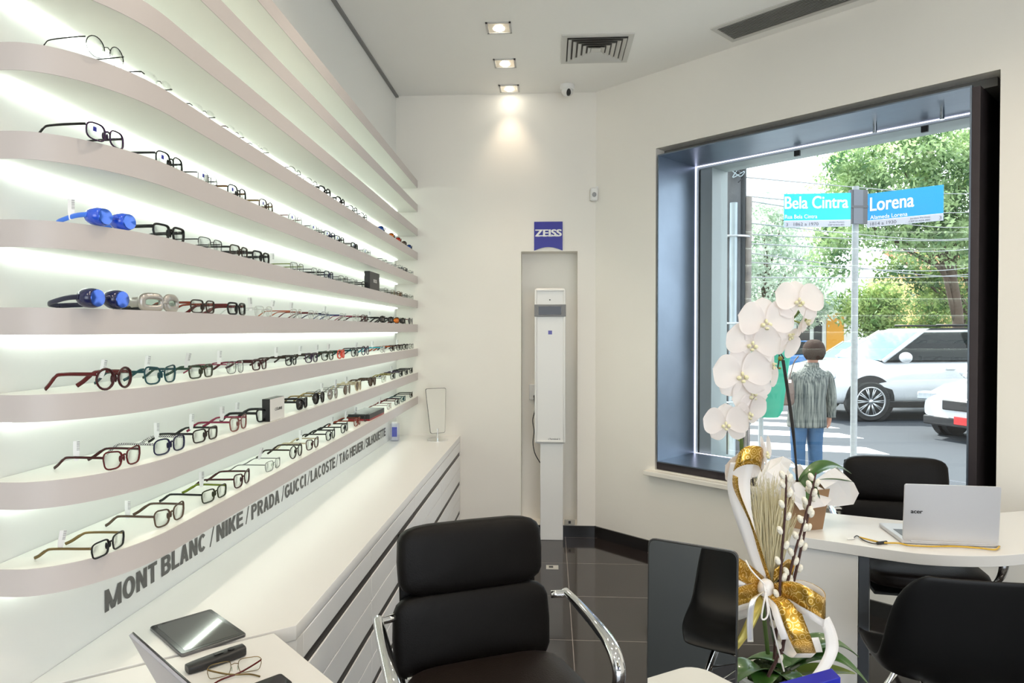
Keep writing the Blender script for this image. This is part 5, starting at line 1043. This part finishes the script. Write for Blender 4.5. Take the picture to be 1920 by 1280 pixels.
# woman at the kerb, seen from behind
wp = PD(1519, 700, 7.5)
wm = thing('person', 'woman in grey striped jacket and blue jeans standing with back turned', 'person', (wp.x, wp.y, GZ), YAW)
M_skin = mat('skin', (.52, .27, .19), .5, sub=.1)
sk = {'pelvis': (-.03, 0, .80, .115), 'belly': (-.03, 0, .95, .115), 'chest': (-.01, 0, 1.12, .12), 'neck0': (.01, .01, 1.26, .07), 'neck': (.035, .02, 1.33, .048), 'head': (.045, .03, 1.43, .075), 'crown': (.045, .03, 1.50, .07),
      'shL': (-.16, 0, 1.20, .055), 'elL': (-.235, .05, .98, .04), 'wrL': (-.27, .22, .93, .025), 'haL': (-.27, .27, .93, .03), 'shR': (.16, 0, 1.20, .055), 'elR': (.215, -.01, .96, .04), 'wrR': (.23, .03, .735, .025), 'haR': (.23, .04, .695, .030),
      'hipL': (-.125, 0, .74, .085), 'knL': (-.125, .01, .44, .055), 'anL': (-.12, 0, .09, .035), 'toL': (-.125, .14, .035, .03), 'hipR': (.055, 0, .74, .085), 'knR': (.065, .02, .44, .055), 'anR': (.07, 0, .09, .035), 'toR': (.085, .14, .035, .03)}
ed = [('pelvis', 'belly'), ('belly', 'chest'), ('chest', 'neck0'), ('neck0', 'neck'), ('neck', 'head'), ('head', 'crown'), ('chest', 'shL'), ('shL', 'elL'), ('elL', 'wrL'), ('wrL', 'haL'), ('chest', 'shR'), ('shR', 'elR'), ('elR', 'wrR'), ('wrR', 'haR'), ('pelvis', 'hipL'), ('hipL', 'knL'), ('knL', 'anL'), ('anL', 'toL'), ('pelvis', 'hipR'), ('hipR', 'knR'), ('knR', 'anR'), ('anR', 'toR')]
for k, (dx, dy, l_) in enumerate([(-.014, .012, .055), (-.005, .016, .062), (.006, .016, .058), (.015, .012, .048)]):
    sk['fR%d' % k] = (.23+dx, .04+dy, .695-l_*.55, .009); sk['gR%d' % k] = (.225+dx*1.1, .045+dy+.006, .695-l_-.022, .007); ed += [('haR', 'fR%d' % k), ('fR%d' % k, 'gR%d' % k)]
    sk['fL%d' % k] = (-.27+.005*k, .30, .945-.014*k, .009); sk['gL%d' % k] = (-.255+.005*k, .325, .94-.014*k, .007); ed += [('haL', 'fL%d' % k), ('fL%d' % k, 'gL%d' % k)]
sk['tR'] = (.205, .065, .675, .009); sk['tR2'] = (.200, .075, .645, .008); sk['tL'] = (-.245, .275, .965, .009); sk['tL2'] = (-.235, .30, .97, .008); ed += [('haR', 'tR'), ('tR', 'tR2'), ('haL', 'tL'), ('tL', 'tL2')]
keys = list(sk); me = bpy.data.meshes.new('body'); me.from_pydata([sk[k][:3] for k in keys], [(keys.index(a_), keys.index(c_)) for a_, c_ in ed], [])
tmp = bpy.data.objects.new('tmp', me); C.objects.link(tmp); sm = tmp.modifiers.new('s', 'SKIN')
for i, k in enumerate(keys): me.skin_vertices[0].data[i].radius = (sk[k][3],)*2; me.skin_vertices[0].data[i].use_root = (i == 0)
ss = tmp.modifiers.new('ss', 'SUBSURF'); ss.levels = 2
bm_ = bpy.data.meshes.new_from_object(tmp.evaluated_get(bpy.context.evaluated_depsgraph_get())); bpy.data.objects.remove(tmp)
bm_.materials.clear(); bm_.materials.append(M_skin); bm_.polygons.foreach_set('use_smooth', [True]*len(bm_.polygons))
bo2 = bpy.data.objects.new('body', bm_); C.objects.link(bo2); bo2.parent = wm
f = MB()                                                                 # face and ears on the far side of the head
f.ell((.052, .108, 1.425), (.011, .018, .016), 8, 6); f.build('nose', M_skin, wm, smooth=True)
f = MB(); f.ell((.115, .03, 1.42), (.010, .016, .026), 8, 6); f.build('ear', M_skin, wm, smooth=True)
f = MB(); f.ell((.025, .098, 1.45), (.010, .008, .007), 8, 6); f.ell((.075, .095, 1.45), (.010, .008, .007), 8, 6); f.build('eyes', mat('eye dark', (.05, .03, .02), .2), wm, smooth=True)
MB().ell((.052, .100, 1.385), (.022, .008, .006), 8, 5).build('mouth', mat('lips', (.4, .1, .08), .5), wm, smooth=True)
M_hair = mat('dark brown hair', (.035, .021, .016), .8, spec=.15, bump=.6, bscale=90, var=.3, vscale=25)
f = MB(); rows = []
for i in range(13):
    ph = math.radians(-48+137*i/12); rad = math.cos(ph)**.8 if ph < math.radians(88.9) else .03
    row = []
    for k in range(28):
        th = 2*PI*k/28; fr_ = max(0, math.sin(th)); w2 = 1+.03*math.sin(th*9+ph*5)
        row.append((.045+.117*rad*math.cos(th)*w2, .012+.122*rad*math.sin(th)*w2*(1-.2*fr_*(ph < .2)), 1.470+.128*math.sin(ph)+.05*fr_*(ph < 0)*(-math.sin(ph))))
    rows.append(row)
f.grid(rows, True); f.f.append(tuple(range(12*28, 13*28))); f.f.append(tuple(range(28))[::-1]); f.build('hair', M_hair, wm, smooth=True)
M_jkt = mat('striped grey jacket', (.2, .21, .2), .8)
n, l, b = nodes_of(M_jkt); tc = n.new('ShaderNodeTexCoord'); mp_ = n.new('ShaderNodeMapping'); mp_.inputs['Scale'].default_value = (70, 70, 2.5); nz = n.new('ShaderNodeTexNoise'); nz.inputs['Scale'].default_value = 1; nz.inputs['Detail'].default_value = 3
l.new(tc.outputs['Object'], mp_.inputs[0]); l.new(mp_.outputs[0], nz.inputs['Vector']); cr = n.new('ShaderNodeValToRGB'); cr.color_ramp.elements[0].position = .38; cr.color_ramp.elements[1].position = .64; cr.color_ramp.elements[0].color = (.03, .04, .042, 1); cr.color_ramp.elements[1].color = (.20, .21, .19, 1)
l.new(nz.outputs['Fac'], cr.inputs[0]); l.new(cr.outputs[0], b.inputs['Base Color'])
MB().loft([((-.035, 0, .64), .205, .135), ((-.035, 0, .66), .207, .137), ((-.035, -.005, .80), .198, .140), ((-.03, -.01, .95), .180, .135), ((-.015, -.012, 1.10), .190, .130), ((-.002, -.008, 1.19), .198, .115), ((.004, 0, 1.235), .175, .095), ((.010, .004, 1.275), .11, .075), ((.018, .006, 1.30), .075, .065), ((.02, .006, 1.325), .072, .065)], 32, 2.5).build('jacket', M_jkt, wm, smooth=True)
for s_, pts, rad in [(1, [(.150, -.004, 1.215), (.188, -.004, 1.17), (.215, -.01, 1.05), (.228, -.012, .94), (.236, .008, .83), (.238, .02, .745)], [.062, .066, .060, .056, .054, .048]), (-1, [(-.150, -.004, 1.215), (-.185, 0, 1.165), (-.218, .02, 1.06), (-.238, .05, .975), (-.262, .13, .945), (-.27, .20, .935)], [.062, .066, .060, .058, .050, .044])]:
    p_ = smoothpath(pts, 4); n_ = len(p_); R_ = [rad[min(int(i/4), 4)]*(1-(i/4 % 1))+rad[min(int(i/4)+1, 5)]*(i/4 % 1) for i in range(n_)]
    MB().tube(p_, R_, 16).build('sleeve', M_jkt, wm, smooth=True)
MB().loft([((.02, .006, 1.30), .080, .072), ((.024, .010, 1.345), .070, .062)], 24, 2.2, cap=False).build('collar', M_jkt, wm, smooth=True, solid=.006)
M_jean = mat('blue jeans', (.03, .085, .18), .8, bump=.3, bscale=60, var=.22, vscale=14)
for cx, xs in ((-1, [-.118, -.122, -.125, -.123, -.122]), (1, [.048, .055, .062, .066, .070])):
    MB().loft([((xs[4], .0, .045), .062, .070), ((xs[3], .0, .20), .066, .075), ((xs[2], .01, .44), .074, .080), ((xs[1], .0, .62), .086, .095), ((xs[0], -.004, .76), .093, .115)], 24, 2.3).build('trouser_leg', M_jean, wm, smooth=True)
MB().loft([((-.035, 0, .70), .165, .110), ((-.035, 0, .80), .170, .12), ((-.035, 0, .86), .160, .115)], 28, 2.4).build('trouser_seat', M_jean, wm, smooth=True)
for x in (-.123, .076):
    MB().loft([((x, .05, 0), .045, .125), ((x, .05, .02), .047, .128), ((x, .045, .045), .042, .115), ((x, .0, .075), .036, .045)], 20, 2.6).build('shoe', mat('black shoe', (.02, .02, .02), .4), wm, smooth=True)
bagp = PD(1476, 735, 7.38)
t = thing('handbag', 'tan shoulder bag hanging on the left side of the woman', 'bag', (bagp.x, bagp.y, 0), YAW); bz = bagp.z
M_bag = mat('tan leather bag', (.13, .085, .07), .45, bump=.2, bscale=60)
MB().loft([((-.02, 0, bz-.14), .075, .035), ((-.02, 0, bz-.11), .095, .045), ((-.01, 0, bz), .085, .042), ((.01, 0, bz+.10), .055, .03), ((.02, 0, bz+.14), .03, .02)], 24, 2.6).build('pouch', M_bag, t, smooth=True)
MB().tube(smoothpath([(.02, 0, bz+.12), (.045, .01, bz+.22), (.075, -.0, bz+.33), (.13, .03, bz+.385), (.16, .12, bz+.37)], 5), .011, 8, flat=.4).build('strap', M_bag, t, smooth=True)
MB().box((.015, -.03, bz+.12), (.03, .01, .03)).build('buckle', M_chrome, t)

# vehicles
M_tyre = mat('tyre rubber', (.02, .02, .021), .8); M_rim = mat('alloy rim', (.52, .54, .56), .3, .8); M_cg = mat('car glass', (.008, .011, .012), .08, spec=.25); M_wsg = mat('windscreen glass', (.13, .27, .38), .1, spec=.4)
def vehicle(name, label, loc_, rz, L, Wd, prof, cabin, wheels, wr_, paint, hw=.92, plate_m=None, rail=False, gl=None):
    """prof: list (x, z_low, z_top) along the body, x grows to the front; cabin: (x, z_top) outline on the beltline"""
    t = thing(name, label, 'car', loc_, rz)
    e = 5; rows = []
    for x, zl, zt, k in prof:
        cz, hz = (zl+zt)/2, (zt-zl)/2
        row = []
        for i in range(28):
            th = 2*PI*i/28; a_, s_ = math.cos(th), math.sin(th)
            yy = math.copysign(abs(a_)**(2/e), a_)*Wd/2*k; zz = cz+math.copysign(abs(s_)**(2/e), s_)*hz
            yy *= 1-.05*max(0, s_)
            row.append((x, yy, zz))
        rows.append(row)
    f = MB().grid(rows, True); f.f += [tuple(range(28))[::-1], tuple(range((len(rows)-1)*28, len(rows)*28))]
    f.build('body', paint, t, smooth='auto')
    zb = cabin[0][1]
    def ring(x, z, k): return [(x, -Wd/2*k, z), (x, Wd/2*k, z)]
    kz = lambda z: .90-.20*(z-zb)/.62
    # greenhouse: glass sides and roof as separate parts
    top = cabin; f = MB(); n_ = len(top)
    f.add([(x, -Wd/2*kz(z), z) for x, z in top]+[(x, Wd/2*kz(z), z) for x, z in top], [tuple(range(n_)), tuple(range(n_, 2*n_))[::-1]]+[(i, n_+i, n_+(i+1) % n_, (i+1) % n_) for i in range(n_)])
    f.build('side_glass', gl or M_cg, t)
    f = MB(); mx = max(z for _, z in top); roofpts = [p_ for p_ in top if p_[1] > mx-.10]
    xs_ = sorted([p_[0] for p_ in roofpts])
    f.add([(x, s_*Wd/2*kz(z)*1.01, z+dz) for dz in (-.03, .025) for x, z in (roofpts[0], roofpts[-1]) for s_ in (-1, 1)], [(0, 1, 3, 2), (4, 6, 7, 5), (0, 2, 6, 4), (1, 5, 7, 3), (0, 4, 5, 1), (2, 3, 7, 6)])
    f.build('roof', paint, t, bevel=.02)
    # pillars
    fx, fz = top[0]; rx, rz_ = roofpts[0]
    for s_ in (-1, 1):
        MB().tube([(fx, s_*Wd/2*kz(fz)*1.0, fz), (rx, s_*Wd/2*kz(rz_), rz_)], .04, 8).build('pillar', paint, t, smooth=True)
        bx, bz_ = roofpts[-1]; ex, ez = top[-1]; MB().tube([(ex, s_*Wd/2*kz(ez), ez), (bx, s_*Wd/2*kz(bz_), bz_)], .05, 8).build('pillar', paint, t, smooth=True)
        mxx_ = (fx+ex)/2-.1; MB().b2((mxx_-.05, s_*Wd/2*kz(zb)*.93, zb), (mxx_+.05, s_*Wd/2*kz(zb)*1.0, mx-.02)).build('door_pillar', M_blk, t)
        MB().ell((fx-.30, s_*(Wd/2+.10), zb+.07), (.11, .12, .10), 14, 10).build('wing_mirror', paint, t, smooth=True)
        MB().b2((prof[0][0]+.9, s_*Wd/2*.985-.02, .26), (prof[-1][0]-1.2, s_*Wd/2*.985+.02, .38)).build('sill', M_blk, t, bevel=.01)
        MB().b2((-.2, s_*(Wd/2-.02), zb-.16), (-.02, s_*(Wd/2+.015), zb-.13)).build('door_handle', paint, t, bevel=.005)
        if rail: MB().tube([(roofpts[0][0]-.3, s_*Wd/2*.68, mx+.04), (roofpts[-1][0]+.2, s_*Wd/2*.68, mx+.04)], .02, 8).build('roof_rail', M_blk, t, smooth=True)
        MB().box((prof[-1][0]-.16, s_*(Wd/2-.20), zb-.27), (.30, .34, .12), Matrix.Rotation(s_*-.35, 3, 'Z')).build('headlight', mat('headlight', (.5, .55, .6), .1, .6), t, bevel=.02)
    # windscreen
    a_ = top[0]; c_ = roofpts[0]; f = MB()
    f.add([(a_[0]+.012, -Wd/2*kz(a_[1])*.93, a_[1]+.01), (a_[0]+.012, Wd/2*kz(a_[1])*.93, a_[1]+.01), (c_[0]+.012, Wd/2*kz(c_[1])*.93, c_[1]), (c_[0]+.012, -Wd/2*kz(c_[1])*.93, c_[1])], [(0, 1, 2, 3)]); f.build('windscreen', M_wsg, t, solid=.008)
    for wx in wheels:
        for s_ in (-1, 1):
            MB().lathe([(.01, -.10), (wr_*1.22, -.10), (wr_*1.22, .012), (.01, .012)], 36, (wx, s_*(Wd/2*.985-.002), wr_+.03), Matrix.Rotation(-s_*PI/2, 3, 'X')).build('wheel_arch', M_blk, t, smooth='auto')
            wh = MB().lathe([(wr_*.70, -.20), (wr_, -.19), (wr_, .01), (wr_*.93, .035), (wr_*.74, .035), (wr_*.72, .0), (.01, .0)], 40, (wx, s_*(Wd/2*.985), wr_), Matrix.Rotation(-s_*PI/2, 3, 'X')).build('wheel', M_tyre, t, smooth='auto')
            Mr = Matrix.Translation((wx, s_*(Wd/2*.985+.004), wr_)) @ Matrix.Rotation(-s_*PI/2, 4, 'X')
            f = MB()
            ring_ = [Mr @ Vector((math.cos(2*PI*k/32)*wr_*.71, math.sin(2*PI*k/32)*wr_*.71, .022)) for k in range(32)]
            f.tube(ring_, .018, 6, closed=True)
            for k in range(10):
                a2 = 2*PI*k/10; 
                for da in (-.08, .08):
                    f.tube([Mr @ Vector((math.cos(a2)*.03, math.sin(a2)*.03, .02)), Mr @ Vector((math.cos(a2+da)*wr_*.70, math.sin(a2+da)*wr_*.70, .024))], .012, 5)
            f.ell(Mr @ Vector((0, 0, .02)), (.05, .05, .05), 10, 6); f.build('rim', M_rim, wh, smooth=True)
    gx = prof[-1][0]+.012
    MB().box((gx, 0, zb-.38), (.03, Wd*.42, .15)).build('grille', M_blk, t, bevel=.02)
    if plate_m: MB().box((gx+.012, 0, zb-.60), (.012, .34, .12)).build('number_plate', plate_m, t, bevel=.004)
    MB().box((gx-.03, 0, .30), (.06, Wd*.80, .14)).build('lower_grille', M_blk, t, bevel=.02)
    return t
M_carw = mat('white car paint', (.56, .59, .62), .15, coat=.8)
d_ = -RT; ang = math.atan2(d_.y, d_.x)
fw_ = PD(1627, 752, 12.75)
cxy = fw_-d_*1.42+FWD*.98
suvprof = [(-2.35, .45, .95, .86), (-2.3, .35, 1.12, .95), (-1.5, .28, 1.18, 1.0), (-.5, .27, 1.17, 1.0), (.6, .27, 1.16, 1.0), (1.0, .27, 1.15, 1.0), (1.7, .28, 1.10, .99), (2.1, .30, 1.04, .95), (2.28, .34, .96, .88), (2.33, .42, .85, .80)]
suvcab = [(1.12, 1.13), (.28, 1.68), (.1, 1.74), (-1.2, 1.76), (-1.9, 1.70), (-2.2, 1.15)]
vehicle('suv', 'large white off-road car crossing behind the street sign pole', (cxy.x, cxy.y, GZ), ang+.03, 4.7, 1.96, suvprof, suvcab, (1.42, -1.45), .375, M_carw, rail=True)
c2p = PD(1818, 775, 10.4)
cprof = [(-2.0, .45, .85, .86), (-1.95, .32, 1.0, .95), (-1.2, .24, 1.02, 1.0), (0, .22, 1.0, 1.0), (.9, .22, .97, 1.0), (1.5, .24, .88, .97), (1.85, .28, .78, .88), (1.98, .34, .66, .78)]
ccab = [(.95, .94), (.2, 1.38), (.05, 1.42), (-.9, 1.43), (-1.4, 1.36), (-1.85, .98)]
a2 = ang+math.radians(20); dv = Vector((math.cos(a2), math.sin(a2), 0)); cc = c2p-dv*1.70+Vector((dv.y, -dv.x, 0))*(-.15)
vehicle('hatchback', 'white car with red number plate at the right edge of the window', (cc.x, cc.y, GZ), a2, 4.0, 1.75, cprof, ccab, (1.25, -1.3), .31, M_carw, plate_m=mat('red plate', (.65, .03, .03), .4))
pk = PD(1600, 690, 18.6)
vehicle('parked_car', 'silver estate car parked across the street behind the woman', (pk.x+.4, pk.y, GZ), ang+.12, 4.2, 1.75, cprof, [(.95, .94), (.3, 1.38), (.1, 1.45), (-1.2, 1.46), (-1.8, 1.40), (-1.95, .98)], (1.25, -1.3), .31, mat('pale green grey paint', (.35, .38, .30), .2, coat=.6), gl=M_wsg)
pk = PD(1420, 690, 22)
vehicle('parked_car', 'blue car parked across the street left of the woman', (pk.x, pk.y, GZ), ang+.1, 4.2, 1.75, cprof, ccab, (1.25, -1.3), .31, mat('blue car paint', (.04, .16, .42), .2, coat=.6))

# buildings across the street
M_yw = mat('ochre render', (.72, .50, .20), .8, bump=.1, bscale=6, var=.08, vscale=1.5); M_ww = mat('white render', (.80, .80, .78), .8, bump=.05, bscale=8)
yb = PD(1760, 640, 29)
t = thing('ochre_house', 'ochre house wall with tiled eaves behind the bushes', 'building', (yb.x+2.2, yb.y, GZ), YAW)
MB().b2((-3.2, 0, 0), (6, 4, 4.2)).build('walls', M_yw, t)
f = MB(); f.add([(-3.6, -.7, 4.1), (6.4, -.7, 4.1), (6.4, 2, 5.2), (-3.6, 2, 5.2), (-3.6, -.7, 4.25), (6.4, -.7, 4.25), (6.4, 2, 5.35), (-3.6, 2, 5.35)], [(3, 2, 1, 0), (4, 5, 6, 7), (0, 1, 5, 4), (1, 2, 6, 5), (2, 3, 7, 6), (3, 0, 4, 7)])
f.build('tiled_roof', mat('clay tiles', (.38, .16, .08), .8, bump=.6, bscale=15, var=.3, vscale=12), t)
MB().b2((1.2, -.05, 1.1), (2.4, .02, 2.6)).build('window', M_cg, t)
wb = PD(1545, 640, 30)
t = thing('white_shop', 'white shop front with an orange panel behind the woman', 'building', (wb.x, wb.y, GZ), YAW)
MB().b2((-4.0, 0, 0), (1.4, 4, 3.6)).build('walls', M_ww, t)
MB().b2((-1.2, -1.1, 2.95), (1.2, .0, 3.10)).build('awning', mat('grey awning', (.25, .27, .27), .6), t)
MB().b2((.10, -.05, .2), (.85, .0, 2.5)).build('orange_panel', mat('orange panel', (.80, .36, .03), .5), t)
MB().b2((-1.2, -.05, .0), (-.65, .0, 2.5)).build('doorway', mat('dark doorway', (.06, .05, .05), .6), t)
MB().b2((-.45, -.03, .5), (-.1, .0, 2.4)).build('shop_window', M_cg, t)
t = thing('pale_apartment_block', 'pale tall building far behind the left tree', 'building', tuple(PD(1440, 640, 48)*1), YAW); t.location.z = GZ
MB().b2((-7, 0, 0), (3, 6, 9)).build('walls', M_ww, t)
for zz in (2, 4.5, 7):
    for xx in (-5, -2.5, 0): MB().b2((xx, -.05, zz), (xx+1.1, .02, zz+1.3)).build('window', mat('far window glass', (.20, .24, .27), .2), t)

# foliage
def leafmat(name, c1_, c2_, tr=.5):
    if name in MATS: return MATS[name]
    m = bpy.data.materials.new(name); m.use_nodes = True; MATS[name] = m
    n = m.node_tree.nodes; l = m.node_tree.links; b = n['Principled BSDF']; out = n['Material Output']
    tc = n.new('ShaderNodeTexCoord'); nz = n.new('ShaderNodeTexNoise'); nz.inputs['Scale'].default_value = 1.6; nz.inputs['Detail'].default_value = 6; l.new(tc.outputs['Object'], nz.inputs['Vector'])
    cr = n.new('ShaderNodeValToRGB'); cr.color_ramp.elements[0].position = .38; cr.color_ramp.elements[1].position = .62; cr.color_ramp.elements[0].color = (*c1_, 1); cr.color_ramp.elements[1].color = (*c2_, 1); l.new(nz.outputs['Fac'], cr.inputs[0])
    l.new(cr.outputs[0], b.inputs['Base Color']); b.inputs['Roughness'].default_value = .6
    t = n.new('ShaderNodeBsdfTranslucent'); l.new(cr.outputs[0], t.inputs[0]); mx = n.new('ShaderNodeMixShader'); mx.inputs[0].default_value = tr
    l.new(b.outputs[0], mx.inputs[1]); l.new(t.outputs[0], mx.inputs[2]); l.new(mx.outputs[0], out.inputs[0]); return m
def foliage(name, m, parent, blobs, n_, ls, seed, asp=.45, hang=0.):
    rng = np.random.default_rng(seed); bl = np.array(blobs, float)                    # rows: x y z rx ry rz
    wgt = bl[:, 3]*bl[:, 4]*bl[:, 5]; wgt = wgt**.67/np.sum(wgt**.67); idx = rng.choice(len(bl), n_, p=wgt)
    d = rng.normal(size=(n_, 3)); d /= np.linalg.norm(d, axis=1)[:, None]; r = rng.random(n_)**.35
    # clump the leaves into sprays
    nc = max(20, n_//26); cd = rng.normal(size=(nc, 3)); cd /= np.linalg.norm(cd, axis=1)[:, None]; cb = rng.choice(len(bl), nc, p=wgt); cpos = bl[cb, :3]+cd*bl[cb, 3:6]*(rng.random(nc)**.4)[:, None]
    ci = rng.integers(0, nc, n_); c = cpos[ci]+d*r[:, None]*ls*np.array([3.2, 3.2, 2.0])
    a = rng.normal(size=(n_, 3)); a[:, 2] -= hang; a /= np.linalg.norm(a, axis=1)[:, None]; q = rng.normal(size=(n_, 3)); b = np.cross(a, q); b /= np.linalg.norm(b, axis=1)[:, None]
    s = ls*(.6+.8*rng.random(n_))[:, None]
    v = np.stack([c-a*s*.5, c+b*s*asp*.5, c+a*s*.5, c-b*s*asp*.5], 1).reshape(-1, 3)
    me = bpy.data.meshes.new(name); me.vertices.add(n_*4); me.vertices.foreach_set('co', v.ravel()); me.loops.add(n_*4); me.loops.foreach_set('vertex_index', np.arange(n_*4)); me.polygons.add(n_); me.polygons.foreach_set('loop_start', np.arange(n_)*4); me.polygons.foreach_set('loop_total', np.full(n_, 4)); me.update(); me.validate()
    me.materials.append(m); o = bpy.data.objects.new(name, me); C.objects.link(o); o.parent = parent; return o
M_bark = mat('bark', (.10, .07, .05), .9, bump=.6, bscale=20)
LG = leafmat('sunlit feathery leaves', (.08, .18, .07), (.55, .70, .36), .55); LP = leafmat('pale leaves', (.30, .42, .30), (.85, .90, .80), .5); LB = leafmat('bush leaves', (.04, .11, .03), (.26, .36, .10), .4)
def tree(label, px, dist, blobs, n_, ls, m, seed, trunk=(0, 0), hang=0, name='street_tree', tr=.16):
    base = PD(px, 640, dist); t = thing(name, label, 'tree', (base.x, base.y, GZ), YAW, 'trees across the street')
    foliage('foliage', m, t, blobs, n_, ls, seed, hang=hang)
    zt = blobs[0][2]; MB().tube(smoothpath([(trunk[0], trunk[1], 0), (trunk[0]+.1, trunk[1], zt*.4), (blobs[0][0]*.5+trunk[0]*.5, trunk[1], zt)], 5), [tr-.5*tr*i/11 for i in range(11)], 12).build('trunk', M_bark, t, smooth=True)
    random.seed(seed)
    for k in range(6):
        bl = blobs[k % len(blobs)]; MB().tube(smoothpath([(trunk[0]+.05, trunk[1], zt*(.35+.07*k)), ((trunk[0]+bl[0])/2, (trunk[1]+bl[1])/2, (zt*.5+bl[2])/2+.2), (bl[0]+random.uniform(-.3, .3), bl[1], bl[2]+random.uniform(-.2, .4))], 4), [.06-.005*i for i in range(9)], 7).build('branch', M_bark, t, smooth=True)
    return t
k16 = 17/1280
def bp(px, py, rx, ry, cx, dist=17, rz=None): s_ = dist/1280; return ((px-cx)*s_, 0, EYE-GZ+(620-py)*s_, rx*s_, max(rx, ry)*s_*.8, ry*s_)
tree('broad feathery tree with sunlit leaves above the blue street plates', 1700, 17, [bp(1700, 330, 120, 75, 1700), bp(1790, 300, 70, 90, 1700), bp(1600, 320, 60, 60, 1700), bp(1565, 400, 45, 60, 1700), bp(1650, 420, 60, 50, 1700), bp(1740, 430, 90, 60, 1700), bp(1820, 420, 60, 80, 1700), bp(1560, 470, 35, 65, 1700), bp(1690, 250, 80, 30, 1700), bp(1880, 320, 90, 110, 1700)], 26000, .13, LG, 1, trunk=(1.35, .3), hang=.3)
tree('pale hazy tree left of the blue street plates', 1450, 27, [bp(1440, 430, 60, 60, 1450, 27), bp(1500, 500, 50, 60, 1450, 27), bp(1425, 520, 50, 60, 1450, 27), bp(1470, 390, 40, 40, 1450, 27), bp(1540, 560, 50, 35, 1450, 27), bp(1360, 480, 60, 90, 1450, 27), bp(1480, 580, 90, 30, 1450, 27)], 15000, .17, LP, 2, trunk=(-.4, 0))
tree('dense tree with dark branches at the right side of the window', 1790, 21, [bp(1760, 540, 50, 40, 1790, 21), bp(1800, 480, 60, 50, 1790, 21), bp(1830, 600, 50, 40, 1790, 21), bp(1700, 500, 50, 35, 1790, 21)], 4500, .15, LB, 3, trunk=(.6, 0))
def bush(label, px, dist, blobs, n_, ls, m, seed):
    base = PD(px, 640, dist); t = thing('bush', label, 'bush', (base.x, base.y, GZ), YAW, 'bushes across the street'); foliage('foliage', m, t, blobs, n_, ls, seed, asp=.3); 
    for k in range(4): MB().tube([(-.2+.12*k, 0, 0), (-.4+.25*k, 0, 1.2)], .025, 6).build('stem', M_bark, t, smooth=True)
    return t
bush('spiky light green bush right of the sign pole', 1640, 24, [bp(1640, 590, 50, 45, 1640, 24), bp(1610, 575, 30, 30, 1640, 24), bp(1660, 630, 40, 35, 1640, 24), bp(1655, 560, 35, 30, 1640, 24)], 6000, .20, leafmat('spiky leaves', (.12, .24, .06), (.45, .55, .20), .4), 4)
bush('dark bush above the bonnet of the white off-road car', 1740, 26.5, [bp(1740, 605, 38, 45, 1740, 26.5), bp(1750, 565, 30, 35, 1740, 26.5)], 4200, .15, LB, 6)

# overhead wires
wp2 = PD(1930, 640, 15.5)
t = thing('utility_pole', 'second concrete utility pole carrying the far ends of the cables', 'utility pole', (wp2.x, wp2.y, GZ))
MB().lathe([(.15, 0), (.12, 7.5)], 20).build('shaft', M_conc, t, smooth='auto')
wl_ = [(330, 345, 360), (365, 380, 388), (415, 428, 430), (438, 448, 440), (455, 470, 452), (490, 505, 480), (520, 538, 500), (470, 478, 512), (372, 400, 415)]
for k, (y0, y1, y2) in enumerate(wl_):
    a_ = PD(1372, y0, 6.24); c_ = Vector((wp2.x, wp2.y, EYE+(620-y2)*15.5/1280)); m_ = (a_+c_)/2-Vector((0, 0, .10+.05*(k % 3)))
    o = MB().tube(smoothpath([a_, m_, c_], 10), .006, 5).build('overhead_wire', mat('wire grey', (.25, .26, .27), .5), smooth=True)
    tag(o, 'thin overhead cable stretched across the street behind the sign', 'cable', 'overhead cables over the street')
struct(MB().b2((-9, YR-9, GZ), (12, YR-.2, GZ+.012)).build('rear_bounce_slab', mat('pale bounce slab', (.62, .61, .58), .8, bump=.2, bscale=40)))  # unseen pale slab added to bounce daylight up to the ceiling
# unseen dark panel added behind the viewpoint to darken the near mirror's reflection
struct(MB().b2((XL, -1.4, 0), (XL+.03, .75, 2.2)).build('mirror_dark_panel', mat('dark added panel', (.03, .032, .03), .4)))
shell_chair((-.60, .02, 0), math.radians(150), 'moulded black shell chair drawn up to the near desk, seen only in the mirror')
